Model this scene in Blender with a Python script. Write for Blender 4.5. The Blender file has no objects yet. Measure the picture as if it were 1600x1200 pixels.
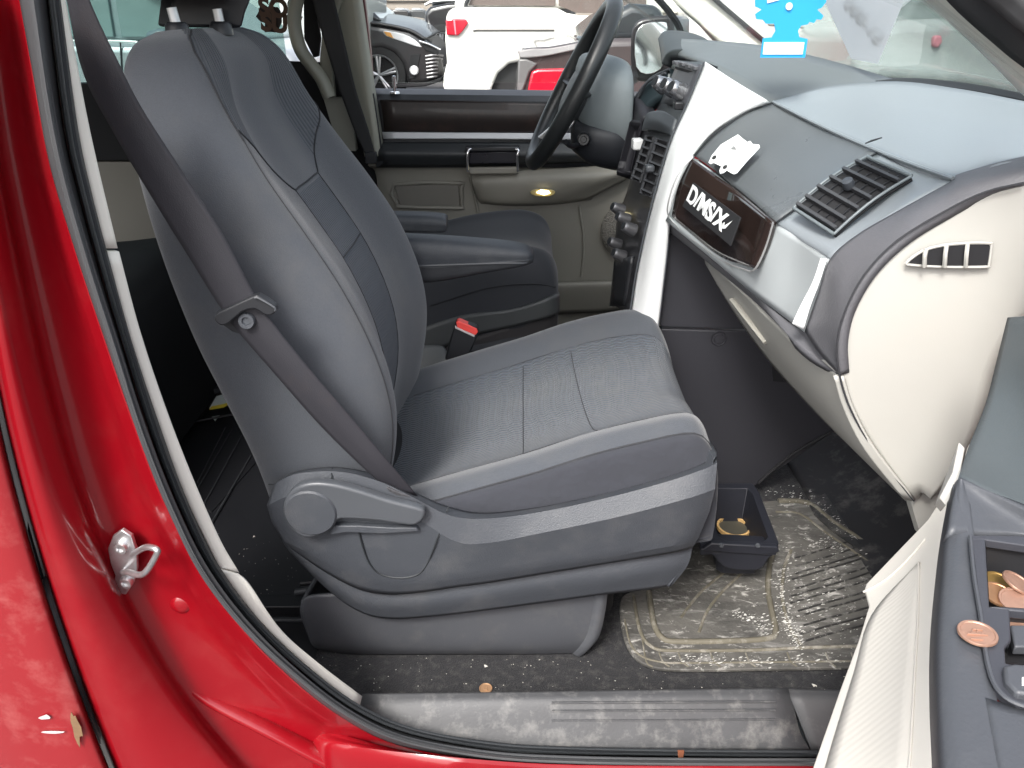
import bpy, bmesh, math, random
from mathutils import Vector, Matrix
from mathutils.geometry import tessellate_polygon
random.seed(7)
R=math.radians
scn=bpy.context.scene
# ---------------------------------------------------------------- camera
F=1209.0; CAM=Vector((0,-.68,1.25)); PT=math.atan(570/F); cp,sp=math.cos(PT),math.sin(PT)
cd=bpy.data.cameras.new('camera'); cam=bpy.data.objects.new('camera',cd); scn.collection.objects.link(cam)
cd.sensor_width=36; cd.lens=36*F/1600; cam.location=CAM; cam.rotation_euler=(R(90)-PT,0,0)
cd.clip_start=.02; cd.clip_end=400; cd.dof.use_dof=False; scn.camera=cam
# ---------------------------------------------------------------- sky, sun, exposure
w=bpy.data.worlds.new('World'); scn.world=w; w.use_nodes=True
nt=w.node_tree; bg=nt.nodes['Background']
sky=nt.nodes.new('ShaderNodeTexSky'); sky.sky_type='NISHITA'; sky.sun_disc=False
SUN_EL,SUN_AZ=R(48),R(205)
sky.sun_elevation=SUN_EL; sky.sun_rotation=SUN_AZ; sky.air_density=1.0; sky.dust_density=4.0; sky.ozone_density=1.0
hs=nt.nodes.new('ShaderNodeHueSaturation'); hs.inputs['Saturation'].default_value=.38
nt.links.new(sky.outputs[0],hs.inputs['Color']); nt.links.new(hs.outputs[0],bg.inputs['Color'])
bg.inputs['Strength'].default_value=.15
sd=bpy.data.lights.new('sun','SUN'); sun=bpy.data.objects.new('sun',sd); scn.collection.objects.link(sun)
sd.energy=1.3; sd.angle=R(14); sd.color=(1,.97,.93)
sun.rotation_euler=Vector((math.sin(SUN_AZ)*math.cos(SUN_EL),math.cos(SUN_AZ)*math.cos(SUN_EL),math.sin(SUN_EL))).to_track_quat('Z','Y').to_euler()
scn.view_settings.view_transform='Standard'; scn.view_settings.look='None'; scn.view_settings.gamma=1
scn.view_settings.use_curve_mapping=False; scn.view_settings.exposure=1.5
scn.render.resolution_x=1024; scn.render.resolution_y=768
# ---------------------------------------------------------------- geometry helpers
def P(px,py,Y=None,Z=None,X=None):
    d=Vector(((px-800)/F, cp+(600-py)/F*sp, -sp+(600-py)/F*cp))
    if Y is not None: t=(Y-CAM.y)/d.y
    elif Z is not None: t=(Z-CAM.z)/d.z
    else: t=(X-CAM.x)/d.x
    return CAM+d*t
def PP(pts): return [P(*p) if not isinstance(p,Vector) else p for p in pts]
def PZ(pts,z): return [P(p[0],p[1],Z=z+(p[2] if len(p)>2 else 0)) for p in pts]
def crom(p,n,closed=False):
    m=len(p)
    if m<3 or n<2:
        if n<2: return list(p)
    out=[]; rng=range(m if closed else m-1)
    for i in rng:
        if closed: a,b,c,d=p[(i-1)%m],p[i],p[(i+1)%m],p[(i+2)%m]
        else: a=p[i-1] if i>0 else p[0]*2-p[1]; b=p[i]; c=p[i+1]; d=p[i+2] if i+2<m else p[-1]*2-p[-2]
        for k in range(n):
            t=k/n; out.append(.5*((2*b)+(c-a)*t+(2*a-5*b+4*c-d)*t*t+(3*b-a-3*c+d)*t**3))
    if not closed: out.append(p[-1].copy() if hasattr(p[-1],'copy') else p[-1])
    return out
def finish(me,angle=38):
    me.validate(); me.shade_smooth()
    try: me.set_sharp_from_angle(angle=R(angle))
    except Exception: pass
def link(name,me,mat=None,parent=None):
    o=bpy.data.objects.new(name,me); scn.collection.objects.link(o)
    if mat is not None:
        for m in (mat if isinstance(mat,(list,tuple)) else [mat]): me.materials.append(m)
    if parent is not None: o.parent=parent; o.matrix_parent_inverse=parent.matrix_world.inverted() if False else Matrix.Translation(-parent.location) @ Matrix.Identity(4)
    return o
def raw(name,vs,fs,mat,parent=None,angle=38,bevel=0,seg=2):
    me=bpy.data.meshes.new(name); me.from_pydata([tuple(v) for v in vs],[],fs)
    bm=bmesh.new(); bm.from_mesh(me); bmesh.ops.recalc_face_normals(bm,faces=bm.faces); bm.to_mesh(me); bm.free()
    finish(me,angle); o=link(name,me,mat,parent)
    if bevel:
        b=o.modifiers.new('bevel','BEVEL'); b.width=bevel; b.segments=seg; b.limit_method='ANGLE'; b.angle_limit=R(40)
    return o
def thing(name,label,cat,loc=(0,0,0),group=None):
    o=bpy.data.objects.new(name,None); scn.collection.objects.link(o); o.location=loc; o.empty_display_size=.05
    return tag(o,label,cat,group)
def tag(o,label,cat=None,group=None,kind=None):
    if label: o['label']=label
    if cat: o['category']=cat
    if group: o['group']=group
    if kind: o['kind']=kind
    return o
def struct(o): o['kind']='structure'; return o
def surf(name,rows,mat,parent=None,th=.005,nu=6,nv=6,angle=50,lin_u=False,lin_v=False,raws=False,uvs=False):
    """smooth sheet through rows of control points, thickened away from the camera"""
    rows=[r if raws else PP(r) for r in rows]
    def lin(p,n):
        o=[]
        for i in range(len(p)-1):
            for k in range(n): o.append(p[i].lerp(p[i+1],k/n))
        return o+[p[-1]]
    g=[(lin if lin_u else crom)(r,nu) for r in rows]
    cols=[(lin if (lin_v or len(rows)<3) else crom)([g[j][i] for j in range(len(g))],nv) for i in range(len(g[0]))]
    nr=len(cols[0]); nc=len(cols); vs=[];fs=[]
    for j in range(nr):
        for i in range(nc): vs.append(cols[i][j])
    for j in range(nr-1):
        for i in range(nc-1):
            a=j*nc+i; fs.append((a,a+1,a+nc+1,a+nc))
    n=Vector((0,0,0)); 
    for f in fs: n+=(vs[f[1]]-vs[f[0]]).cross(vs[f[3]]-vs[f[0]])
    c=sum(vs,Vector())/len(vs)
    if n.dot(CAM-c)<0: fs=[tuple(reversed(f)) for f in fs]
    me=bpy.data.meshes.new(name); me.from_pydata([tuple(v) for v in vs],[],fs); finish(me,angle)
    uv=me.uv_layers.new(name='UVMap')
    # metric uv
    du=[0]; 
    for i in range(1,nc): du.append(du[-1]+(cols[i][nr//2]-cols[i-1][nr//2]).length)
    dv=[0]
    for j in range(1,nr): dv.append(dv[-1]+(cols[nc//2][j]-cols[nc//2][j-1]).length)
    for l in me.loops:
        j,i=divmod(l.vertex_index,nc); uv.data[l.index].uv=(du[i],dv[j])
    o=link(name,me,mat,parent)
    if th:
        s=o.modifiers.new('solid','SOLIDIFY'); s.thickness=th; s.offset=-1
    return o
def poly(name,pts,mat,parent=None,th=.01,vec=None,bevel=.001,smooth=0,seg=2,angle=38):
    """prism: outline faces the camera, extruded by vec"""
    v=PP(pts)
    if smooth: v=crom(v,smooth,True)
    if vec is None: vec=Vector((0,th,0))
    else: vec=Vector(vec)
    n=len(v); vs=v+[p+vec for p in v]
    tr=tessellate_polygon([v]); fs=[]
    bm=bmesh.new(); bv=[bm.verts.new(p) for p in vs]
    try: bm.faces.new(bv[:n]); bm.faces.new(list(reversed(bv[n:])))
    except Exception: pass
    for i in range(n):
        j=(i+1)%n; bm.faces.new((bv[i],bv[n+i],bv[n+j],bv[j]))
    bmesh.ops.recalc_face_normals(bm,faces=bm.faces)
    me=bpy.data.meshes.new(name); bm.to_mesh(me); bm.free(); finish(me,angle)
    o=link(name,me,mat,parent)
    if bevel:
        b=o.modifiers.new('bevel','BEVEL'); b.width=bevel; b.segments=seg; b.limit_method='ANGLE'; b.angle_limit=R(40)
    return o
def tube(name,pts,r,mat,parent=None,n=8,sm=4,closed=False,flat=1.0,raws=False,caps=True):
    p=list(pts) if raws else PP(pts)
    p=crom(p,sm,closed) if (sm>1 and len(p)>2) else p
    vs=[];fs=[];m=len(p); up=Vector((0,0,1)); prev=None
    for i,q in enumerate(p):
        if closed: t=(p[(i+1)%m]-p[i-1])
        else: t=(p[min(i+1,m-1)]-p[max(i-1,0)])
        t.normalize()
        if prev is None:
            a=t.cross(up); 
            if a.length<.1: a=t.cross(Vector((1,0,0)))
        else: a=prev-t*prev.dot(t)
        a.normalize(); prev=a; b=t.cross(a)
        rr=r(i/(m-1)) if callable(r) else r
        for k in range(n):
            an=2*math.pi*k/n; vs.append(q+a*math.cos(an)*rr+b*math.sin(an)*rr*flat)
    for i in range(m if closed else m-1):
        for k in range(n):
            a=i*n+k;b_=i*n+(k+1)%n;c=((i+1)%m)*n+(k+1)%n;d=((i+1)%m)*n+k; fs.append((a,b_,c,d))
    if not closed and caps: fs.append(tuple(range(n))); fs.append(tuple(range((m-1)*n,m*n)))
    return raw(name,vs,fs,mat,parent,angle=50)
def box(name,c,s,mat,parent=None,rot=None,bevel=.002,seg=2):
    M=(rot if rot else Matrix.Identity(3)); vs=[]
    for x in(-1,1):
        for y in(-1,1):
            for z in(-1,1): vs.append(Vector(c)+M@Vector((x*s[0]/2,y*s[1]/2,z*s[2]/2)))
    fs=[(0,1,3,2),(4,6,7,5),(0,4,5,1),(2,3,7,6),(0,2,6,4),(1,5,7,3)]
    return raw(name,vs,fs,mat,parent,bevel=bevel,seg=seg)
def lathe(name,prof,c,axis,mat,parent=None,n=32,caps=True):
    """prof: (radius, height) along axis"""
    q=Vector(axis).normalized().to_track_quat('Z','Y').to_matrix(); vs=[];fs=[];m=len(prof)
    for r,h in prof:
        for k in range(n):
            a=2*math.pi*k/n; vs.append(Vector(c)+q@Vector((r*math.cos(a),r*math.sin(a),h)))
    for j in range(m-1):
        for k in range(n): fs.append((j*n+k,j*n+(k+1)%n,(j+1)*n+(k+1)%n,(j+1)*n+k))
    if caps: fs.append(tuple(range(n))); fs.append(tuple(range((m-1)*n,m*n)))
    return raw(name,vs,fs,mat,parent)
def loft(name,rings,mat,parent=None,closed=True,caps=True,nu=4,nv=4,midx=None,angle=60):
    """rings of Vectors -> smooth closed body; midx(u,v)->material index"""
    g=[crom(r,nu,closed) for r in rings]
    nc=len(g[0]); cols=[crom([g[j][i] for j in range(len(g))],nv) for i in range(nc)]; nr=len(cols[0])
    vs=[cols[i][j] for j in range(nr) for i in range(nc)]; fs=[];mi=[]
    for j in range(nr-1):
        for i in range(nc if closed else nc-1):
            fs.append((j*nc+i,j*nc+(i+1)%nc,(j+1)*nc+(i+1)%nc,(j+1)*nc+i)); mi.append(midx((i+.5)/nu,(j+.5)/nv) if midx else 0)
    if caps: fs.append(tuple(range(nc))); fs.append(tuple(range((nr-1)*nc,nr*nc))); mi+=[0,0]
    me=bpy.data.meshes.new(name); me.from_pydata([tuple(v) for v in vs],[],fs)
    me.polygons.foreach_set('material_index',mi)
    bm=bmesh.new(); bm.from_mesh(me); bmesh.ops.recalc_face_normals(bm,faces=bm.faces); bm.to_mesh(me); bm.free()
    uv=me.uv_layers.new(name='UVMap')
    du=[0]
    for i in range(1,nc): du.append(du[-1]+(cols[i][nr//2]-cols[i-1][nr//2]).length)
    dv=[0]
    for j in range(1,nr): dv.append(dv[-1]+(cols[nc//3][j]-cols[nc//3][j-1]).length)
    for l in me.loops:
        j,i=divmod(l.vertex_index,nc); uv.data[l.index].uv=(du[i],dv[j])
    finish(me,angle)
    o=link(name,me,mat,parent); 
    def S(u,v,off=0):   # evaluate (control units)
        a=u*nu; b=max(0,min(v*nv,nr-1.001)); i=int(a); j=int(b); fa=a-i; fb=b-j; i2=(i+1)%nc
        return cols[i%nc][j].lerp(cols[i2][j],fa).lerp(cols[i%nc][j+1].lerp(cols[i2][j+1],fa),fb)
    return o,S,cols
# ---------------------------------------------------------------- materials
MC={}
def mat(name,col,rough=.6,metal=0,var=.12,vs=8,bump=0,bs=300,bd=.0006,spec=.5,coat=0,dirt=None,dirts=6,dirtamt=.5,sheen=0,voro=False,emit=0,trans=0):
    if name in MC: return MC[name]
    m=bpy.data.materials.new(name); MC[name]=m; m.use_nodes=True; n=m.node_tree; N=n.nodes; L=n.links
    b=N['Principled BSDF']; b.inputs['Roughness'].default_value=rough; b.inputs['Metallic'].default_value=metal
    b.inputs['Specular IOR Level'].default_value=spec; b.inputs['Coat Weight'].default_value=coat; b.inputs['Coat Roughness'].default_value=.06
    if sheen: b.inputs['Sheen Weight'].default_value=sheen; b.inputs['Sheen Roughness'].default_value=.5
    tc=N.new('ShaderNodeTexCoord'); col=tuple(col)+(1,)
    no=N.new('ShaderNodeTexNoise'); no.inputs['Scale'].default_value=vs; no.inputs['Detail'].default_value=6; no.inputs['Roughness'].default_value=.65
    L.new(tc.outputs['Object'],no.inputs['Vector'])
    cr=N.new('ShaderNodeMix'); cr.data_type='RGBA'
    cr.inputs[6].default_value=tuple(c*(1-var) for c in col[:3])+(1,); cr.inputs[7].default_value=tuple(min(1,c*(1+var)) for c in col[:3])+(1,)
    L.new(no.outputs['Fac'],cr.inputs[0]); out=cr.outputs[2]
    if dirt is not None:
        n2=N.new('ShaderNodeTexNoise'); n2.inputs['Scale'].default_value=dirts; n2.inputs['Detail'].default_value=9; n2.inputs['Roughness'].default_value=.7
        L.new(tc.outputs['Object'],n2.inputs['Vector'])
        mr=N.new('ShaderNodeMapRange'); mr.inputs[1].default_value=.5; mr.inputs[2].default_value=.72; mr.inputs[4].default_value=dirtamt
        L.new(n2.outputs['Fac'],mr.inputs[0])
        mx=N.new('ShaderNodeMix'); mx.data_type='RGBA'; L.new(mr.outputs[0],mx.inputs[0]); L.new(out,mx.inputs[6]); mx.inputs[7].default_value=tuple(dirt)+(1,); out=mx.outputs[2]
    L.new(out,b.inputs['Base Color'])
    rv=N.new('ShaderNodeMapRange'); rv.inputs[3].default_value=max(0,rough-.06); rv.inputs[4].default_value=min(1,rough+.08)
    L.new(no.outputs['Fac'],rv.inputs[0]); L.new(rv.outputs[0],b.inputs['Roughness'])
    if bump:
        if voro: t=N.new('ShaderNodeTexVoronoi'); h=t.outputs['Distance']
        else: t=N.new('ShaderNodeTexNoise'); t.inputs['Detail'].default_value=3; h=t.outputs['Fac']
        t.inputs['Scale'].default_value=bs; L.new(tc.outputs['Object'],t.inputs['Vector'])
        bp=N.new('ShaderNodeBump'); bp.inputs['Strength'].default_value=bump; bp.inputs['Distance'].default_value=bd
        L.new(h,bp.inputs['Height']); L.new(bp.outputs[0],b.inputs['Normal'])
    if emit: b.inputs['Emission Color'].default_value=col; b.inputs['Emission Strength'].default_value=emit
    return m
def fabric_pattern(name,col,scale=150,ang=0,amp=.5,wob=14,sub=420):
    m=mat(name,col,.85,var=.1,vs=30,sheen=.12,dirt=(.10,.10,.098),dirts=6,dirtamt=.55)
    n=m.node_tree;N=n.nodes;L=n.links;b=N['Principled BSDF']
    uv=N.new('ShaderNodeUVMap'); mp=N.new('ShaderNodeMapping'); mp.inputs['Rotation'].default_value=(0,0,ang); L.new(uv.outputs[0],mp.inputs[0])
    sx=N.new('ShaderNodeSeparateXYZ'); L.new(mp.outputs[0],sx.inputs[0])
    def M(op,a,bv=None,cv=None):
        k=N.new('ShaderNodeMath'); k.operation=op
        for i,v in enumerate((a,bv,cv)):
            if v is None: continue
            if isinstance(v,(int,float)): k.inputs[i].default_value=v
            else: L.new(v,k.inputs[i])
        return k.outputs[0]
    wv=M('SINE',M('MULTIPLY',sx.outputs[0],sub)); y=M('MULTIPLY',sx.outputs[1],2*math.pi*scale)
    h=M('SINE',M('ADD',y,M('MULTIPLY',wv,1.2)))
    h2=M('ADD',h,M('MULTIPLY',wv,.18))
    bp=N.new('ShaderNodeBump'); bp.inputs['Strength'].default_value=amp; bp.inputs['Distance'].default_value=.0009; L.new(h2,bp.inputs['Height'])
    L.new(bp.outputs[0],b.inputs['Normal'])
    # base colour goes darker in the weave's grooves
    src=b.inputs['Base Color'].links[0].from_socket
    mr=N.new('ShaderNodeMapRange'); mr.inputs[1].default_value=-1.3; mr.inputs[2].default_value=.4; L.new(h2,mr.inputs[0])
    mx=N.new('ShaderNodeMix'); mx.data_type='RGBA'; L.new(mr.outputs[0],mx.inputs[0]); mx.inputs[6].default_value=tuple(c*.6 for c in col)+(1,); L.new(src,mx.inputs[7]); L.new(mx.outputs[2],b.inputs['Base Color'])
    return m
def glass(name,tint=(.8,.9,.87),k=.12):
    m=bpy.data.materials.new(name); m.use_nodes=True; N=m.node_tree.nodes; L=m.node_tree.links
    for x in list(N): 
        if x.type!='OUTPUT_MATERIAL': N.remove(x)
    t=N.new('ShaderNodeBsdfTransparent'); t.inputs[0].default_value=tuple(tint)+(1,)
    g=N.new('ShaderNodeBsdfGlossy'); g.inputs['Roughness'].default_value=.02
    lw=N.new('ShaderNodeLayerWeight'); lw.inputs[0].default_value=.5
    pw=N.new('ShaderNodeMath'); pw.operation='POWER'; pw.inputs[1].default_value=5; L.new(lw.outputs['Facing'],pw.inputs[0])
    f=N.new('ShaderNodeMapRange'); f.inputs[3].default_value=.03; f.inputs[4].default_value=.9; L.new(pw.outputs[0],f.inputs[0])
    d=N.new('ShaderNodeBsdfDiffuse'); d.inputs[0].default_value=(.55,.6,.58,1)
    nz=N.new('ShaderNodeTexNoise'); nz.inputs['Scale'].default_value=7; nz.inputs['Detail'].default_value=8
    mr=N.new('ShaderNodeMapRange'); mr.inputs[1].default_value=.45; mr.inputs[2].default_value=.8; mr.inputs[4].default_value=k; L.new(nz.outputs[0],mr.inputs[0])
    a=N.new('ShaderNodeMixShader'); L.new(f.outputs[0],a.inputs[0]); L.new(t.outputs[0],a.inputs[1]); L.new(g.outputs[0],a.inputs[2])
    c=N.new('ShaderNodeMixShader'); L.new(mr.outputs[0],c.inputs[0]); L.new(a.outputs[0],c.inputs[1]); L.new(d.outputs[0],c.inputs[2])
    L.new(c.outputs[0],[x for x in N if x.type=='OUTPUT_MATERIAL'][0].inputs[0]); return m
RED=mat('red_paint',(.215,.0025,.007),.3,var=.07,vs=3,coat=.8,spec=.3,dirt=(.35,.08,.07),dirts=14,dirtamt=.1)
REDW=mat('red_paint_worn',(.24,.010,.014),.38,var=.1,vs=4,coat=.7,dirt=(.5,.2,.18),dirts=25,dirtamt=.25)
SEAL=mat('weatherstrip_rubber',(.05,.052,.055),.5,var=.15,vs=14,bump=.2,bs=120)
SEALB=mat('black_rubber_lip',(.018,.021,.024),.6,var=.2,bump=.4,bs=500)
CREAM=mat('cream_plastic',(.405,.40,.37),.5,var=.04,vs=5,bump=.25,bs=900,bd=.0004,dirt=(.45,.42,.36),dirts=7,dirtamt=.15)
BEIGE=mat('beige_door_plastic',(.225,.214,.184),.55,var=.05,vs=6,bump=.25,bs=900,bd=.0004)
DGREY=mat('dark_grey_plastic',(.038,.040,.045),.5,var=.12,vs=9,bump=.35,bs=700,bd=.0005,dirt=(.13,.13,.13),dirts=12,dirtamt=.15)
MGREY=mat('mid_grey_plastic',(.048,.053,.062),.5,var=.1,vs=7,bump=.8,bs=600,bd=.0007,dirt=(.11,.11,.11),dirts=14,dirtamt=.35)
DASHG=mat('dash_top_plastic',(.21,.232,.25),.3,var=.05,vs=6,bump=.4,bs=520,bd=.0005)
BLACK=mat('black_plastic',(.017,.018,.021),.4,var=.15,vs=12,bump=.2,bs=600,bd=.0004)
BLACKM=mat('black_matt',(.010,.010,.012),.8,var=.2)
CARPET=mat('black_carpet',(.014,.014,.016),.95,var=.35,vs=60,bump=.9,bs=420,bd=.003,dirt=(.10,.095,.088),dirts=70,dirtamt=.5,sheen=.05)
SILVER=mat('satin_silver_trim',(.78,.79,.79),.38,metal=.15,var=.03,vs=4)
LEVERM=mat('handle_grey',(.062,.067,.075),.38,var=.06,vs=20)
CHROME=mat('chrome',(.8,.8,.82),.12,metal=1,var=.03)
STEEL=mat('galvanised_steel',(.62,.62,.63),.32,metal=.9,var=.12,vs=60,dirt=(.3,.27,.22),dirts=90,dirtamt=.4)
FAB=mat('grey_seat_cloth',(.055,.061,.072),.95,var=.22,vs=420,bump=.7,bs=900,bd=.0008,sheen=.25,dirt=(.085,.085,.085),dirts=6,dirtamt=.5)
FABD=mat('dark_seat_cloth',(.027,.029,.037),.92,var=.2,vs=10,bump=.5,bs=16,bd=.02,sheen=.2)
FABP=fabric_pattern('ribbed_seat_cloth',(.062,.072,.089),150,R(90),1.0,sub=300)
FABU=fabric_pattern('quilted_seat_cloth',(.053,.061,.074),95,R(90),.7,sub=0)
PIPE=mat('seam_thread',(.022,.023,.027),.8)
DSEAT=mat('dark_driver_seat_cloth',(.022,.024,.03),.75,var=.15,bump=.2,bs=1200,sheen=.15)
BELT=mat('belt_webbing',(.022,.0215,.027),.6,var=.1,vs=40,bump=.6,bs=900,bd=.0006,dirt=(.05,.035,.03),dirts=5,dirtamt=.5)
BELTB=mat('black_belt_webbing',(.012,.012,.013),.7,var=.1,vs=40)
WOOD=mat('dark_burl_trim',(.022,.014,.012),.1,var=.5,vs=14,coat=1)
COPPER=mat('worn_copper',(.42,.25,.18),.42,metal=.6,var=.25,vs=120,bump=.4,bs=400)
BRASS=mat('tarnished_brass',(.42,.27,.09),.42,metal=.75,var=.25,vs=120,bump=.4,bs=400)
WHITE=mat('white_print',(.85,.85,.85),.4,var=.02)
BLUE=mat('blue_card',(.02,.33,.72),.6,var=.03)
PAPER=mat('white_paper',(.84,.84,.83),.8,var=.02)
INK=mat('black_ink',(.03,.03,.03),.6)
# ================================================================ SETTING
asph=mat('parking_asphalt',(.075,.074,.074),.9,var=.25,vs=3,bump=.5,bs=80,bd=.004,dirt=(.16,.155,.15),dirts=2,dirtamt=.4)
gx=[-60,-20,-6,-2,0,2,6,20,60]; gy=[-40,-8,-3,0,2.6,4,5.5,7,9,14,25,60,140]
def gz(y): t=min(1,max(0,(y-2.6)/4.4)); return .42*t*t*(3-2*t)
gv=[(x,y,gz(y)) for y in gy for x in gx]; gf=[(j*9+i,j*9+i+1,(j+1)*9+i+1,(j+1)*9+i) for j in range(len(gy)-1) for i in range(8)]
struct(raw('ground',gv,gf,asph,angle=60))
# ================================================================ VAN BODY (red)
VLOC=(0,.8,0)
van=thing('minivan_body','red minivan body shell with open front passenger doorway, worn sill and black weatherstrip','minivan body',VLOC)
# curves of the doorway, photo pixels
S0=[(20,-60),(30,0),(52,120),(78,260),(120,400),(160,520),(205,650),(250,770),(300,872),(360,960),(430,1037),(520,1112),(620,1164),(760,1188),(900,1196),(1080,1199),(1280,1199)]
S1=[(66,-60),(75,0),(100,200),(123,300),(158,430),(195,550),(240,700),(290,820),(335,908),(400,986),(480,1056),(560,1112),(640,1146),(770,1171),(900,1179),(1080,1182),(1280,1183)]
S2=[(88,-60),(95,0),(122,200),(143,300),(172,410),(205,530),(248,660),(290,775),(340,880),(405,968),(475,1036),(560,1100),(650,1138),(780,1160),(900,1166),(1080,1170),(1280,1172)]
S3=[(98,-60),(103,0),(130,150),(151,250),(187,390),(220,520),(262,645),(305,755),(345,845),(374,895)]
S4=[(374,895),(388,912),(440,985),(500,1038),(566,1088)]
a=[(x,y,.015) for x,y in S0]; b=[(x,y,.02) for x,y in S1]; mid=[((p[0]+q[0])/2,(p[1]+q[1])/2,-.006) for p,q in zip(S0,S1)]
surf('weatherstrip',[a,mid,b],SEAL,van,.006,nv=5)
c2=[(x,y,.035) for x,y in S2]; m2=[((p[0]+q[0])/2,(p[1]+q[1])/2,.008) for p,q in zip(S1,S2)]
surf('door_seal_lip',[[(x,y,.022) for x,y in S1],m2,c2],SEALB,van,.005,nv=4)
tube('seal_groove',[(x-2,y+1,.006) for x,y in [((p[0]*.25+q[0]*.75),(p[1]*.25+q[1]*.75)) for p,q in zip(S0,S1)]],.0012,SEALB,van,n=5)
PTR=mat('cream_pillar_trim',(.80,.78,.70),.45,var=.03,bump=.2,bs=900,bd=.0003)
# cream pillar trim, with a joint at y=390
S2a=S2[:10]; 
surf('pillar_trim',[[(x,y,.037) for x,y in S2[:5][:-1]]+[(165,388,.037)],[(x,y,.045) for x,y in S3[:4]]+[(184,388,.045)]],PTR,van,.01,nv=3)
surf('pillar_trim',[[(167,393,.037)]+[(x,y,.037) for x,y in S2[5:9]]+[(345,887,.037)],[(186,393,.045)]+[(x,y,.045) for x,y in S3[5:9]]+[(374,895,.045)]],PTR,van,.01,nv=3)
surf('pillar_trim',[[(345,889,.037),(370,925,.037),(405,968,.037),(475,1036,.037),(562,1104,.037)],[(374,897,.045),(392,917,.045),(440,985,.045),(500,1038,.045),(566,1088,.05)]],PTR,van,.01,nv=3)
# red rear jamb: gap line G -> jamb -> S0
G=[(-90,-60),(-62,200),(-32,430),(-4,600),(30,750),(70,890),(120,1040),(178,1190),(240,1330)]
def samp(pts,n):
    v=[Vector((p[0],p[1])) for p in pts]; L=[0]
    for i in range(1,len(v)): L.append(L[-1]+(v[i]-v[i-1]).length)
    out=[]
    for k in range(n):
        t=L[-1]*k/(n-1); i=1
        while i<len(v)-1 and L[i]<t: i+=1
        f=(t-L[i-1])/max(1e-6,L[i]-L[i-1]); out.append(v[i-1].lerp(v[i],f))
    return out
Gn=samp(G,12); Sn=samp([(20,-60),(30,0),(52,120),(78,260),(120,400),(160,520),(205,650),(250,770),(300,872),(360,960),(430,1037),(520,1112),(620,1164),(700,1185),(820,1200)],12)
Sn2=samp([(14,-60),(28,60),(58,240),(95,400),(140,560),(190,700),(245,830),(310,940),(400,1040),(480,1110),(600,1180),(690,1230)],12)
rows=[]
for f,Y in ((-.02,.06),(0,-.008),(.05,-.016),(.16,-.014),(.34,.012),(.42,.044),(.6,.055),(.8,.052),(.9,.032),(1,.018)):
    r=[]
    for k in range(12):
        q=Gn[k].lerp(Sn[k],f); r.append((q.x,q.y,Y))
    rows.append(r)
surf('door_jamb_panel',rows,RED,van,.01,nu=8,nv=6,angle=180)
# raised stamping near the bottom and the round plug
tube('stamped_ridge',[(285,1055,.06),(330,1090,.058),(420,1138,.05),(520,1190,.045),(620,1230,.045)],.013,RED,van,n=12,flat=.6)
n_=Vector((0,-1,0))
lathe('jamb_plug',[(.0,.0042),(.007,.0038),(.011,.0022),(.0135,-.001)],P(283,944,.0562),(0.1,-1,.15),RED,van)
# sill outer skin below the weatherstrip
surf('rocker_panel',[[(500,1130,.07),(560,1155,.03),(700,1184,.016),(900,1197,.016),(1290,1199,.016)],[(480,1180,.06),(540,1190,.015),(700,1204,-.012),(900,1216,-.012),(1290,1218,-.012)],[P(480,1180,.06)-Vector((0,0,.25)),P(540,1190,.015)-Vector((0,0,.25)),P(700,1204,-.012)-Vector((0,0,.25)),P(900,1216,-.012)-Vector((0,0,.25)),P(1290,1218,-.012)-Vector((0,0,.25))]],RED,van,.01)
# scuff plate
poly('jamb_lower_panel',[(380,1060,.062),(520,1122,.058),(640,1174,.05),(760,1198,.045),(900,1206,.04),(900,1300,.04),(300,1300,.05)],RED,van,.01)
sc=surf('scuff_plate',[[(566,1084,.078),(800,1081,.08),(1000,1078,.081),(1231,1075,.083)],[(563,1100,.066),(800,1098,.066),(1000,1097,.066),(1238,1095,.067)],[(560,1125,.05),(800,1140,.045),(1000,1143,.043),(1250,1143,.043)],[(556,1141,.04),(790,1165,.032),(1000,1171,.029),(1266,1172,.029)]],
 mat('worn_scuff_plate',(.050,.051,.054),.5,var=.3,vs=30,bump=.4,bs=300,dirt=(.20,.195,.185),dirts=38,dirtamt=.6),van,.006,angle=50)
for k,(yy,Y) in enumerate(((1098,.064),(1111,.0585),(1126,.052))):
    tube('scuff_rib',[(862,yy,Y),(1050,yy-1,Y),(1212,yy-2,Y)],.0016,MC['worn_scuff_plate'],sc,n=6)
surf('kick_sill',[[(1232,1076,.083),(1360,1079,.083)],[(1240,1100,.062),(1360,1104,.062)],[(1268,1172,.03),(1360,1180,.03)]],mat('sill_side_plate',(.05,.05,.052),.6,var=.3,bump=.4,dirt=(.25,.24,.22),dirts=10,dirtamt=.6),van,.006)
mud=mat('rust_stain',(.16,.05,.02),.9,var=.4,vs=60)
for (x,y) in ((750,1163),(805,1169),(900,1172),(1010,1175),(1150,1176)):
    pass
for k,(yy,Y) in enumerate(((1176,.02),(1186,.012))):
    tube('seal_ridge',[(640,yy-28-2*k,Y+.002),(760,yy-6,Y),(900,yy,Y),(1080,yy+2,Y),(1270,yy+2,Y)],.0024,SEALB,van,n=6)
poly('rust_streak',[(1059,1174,.008),(1069,1174,.008),(1067,1186,.006),(1064,1200,.004),(1060,1190,.005)],mud,van,.002,bevel=0)
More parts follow.
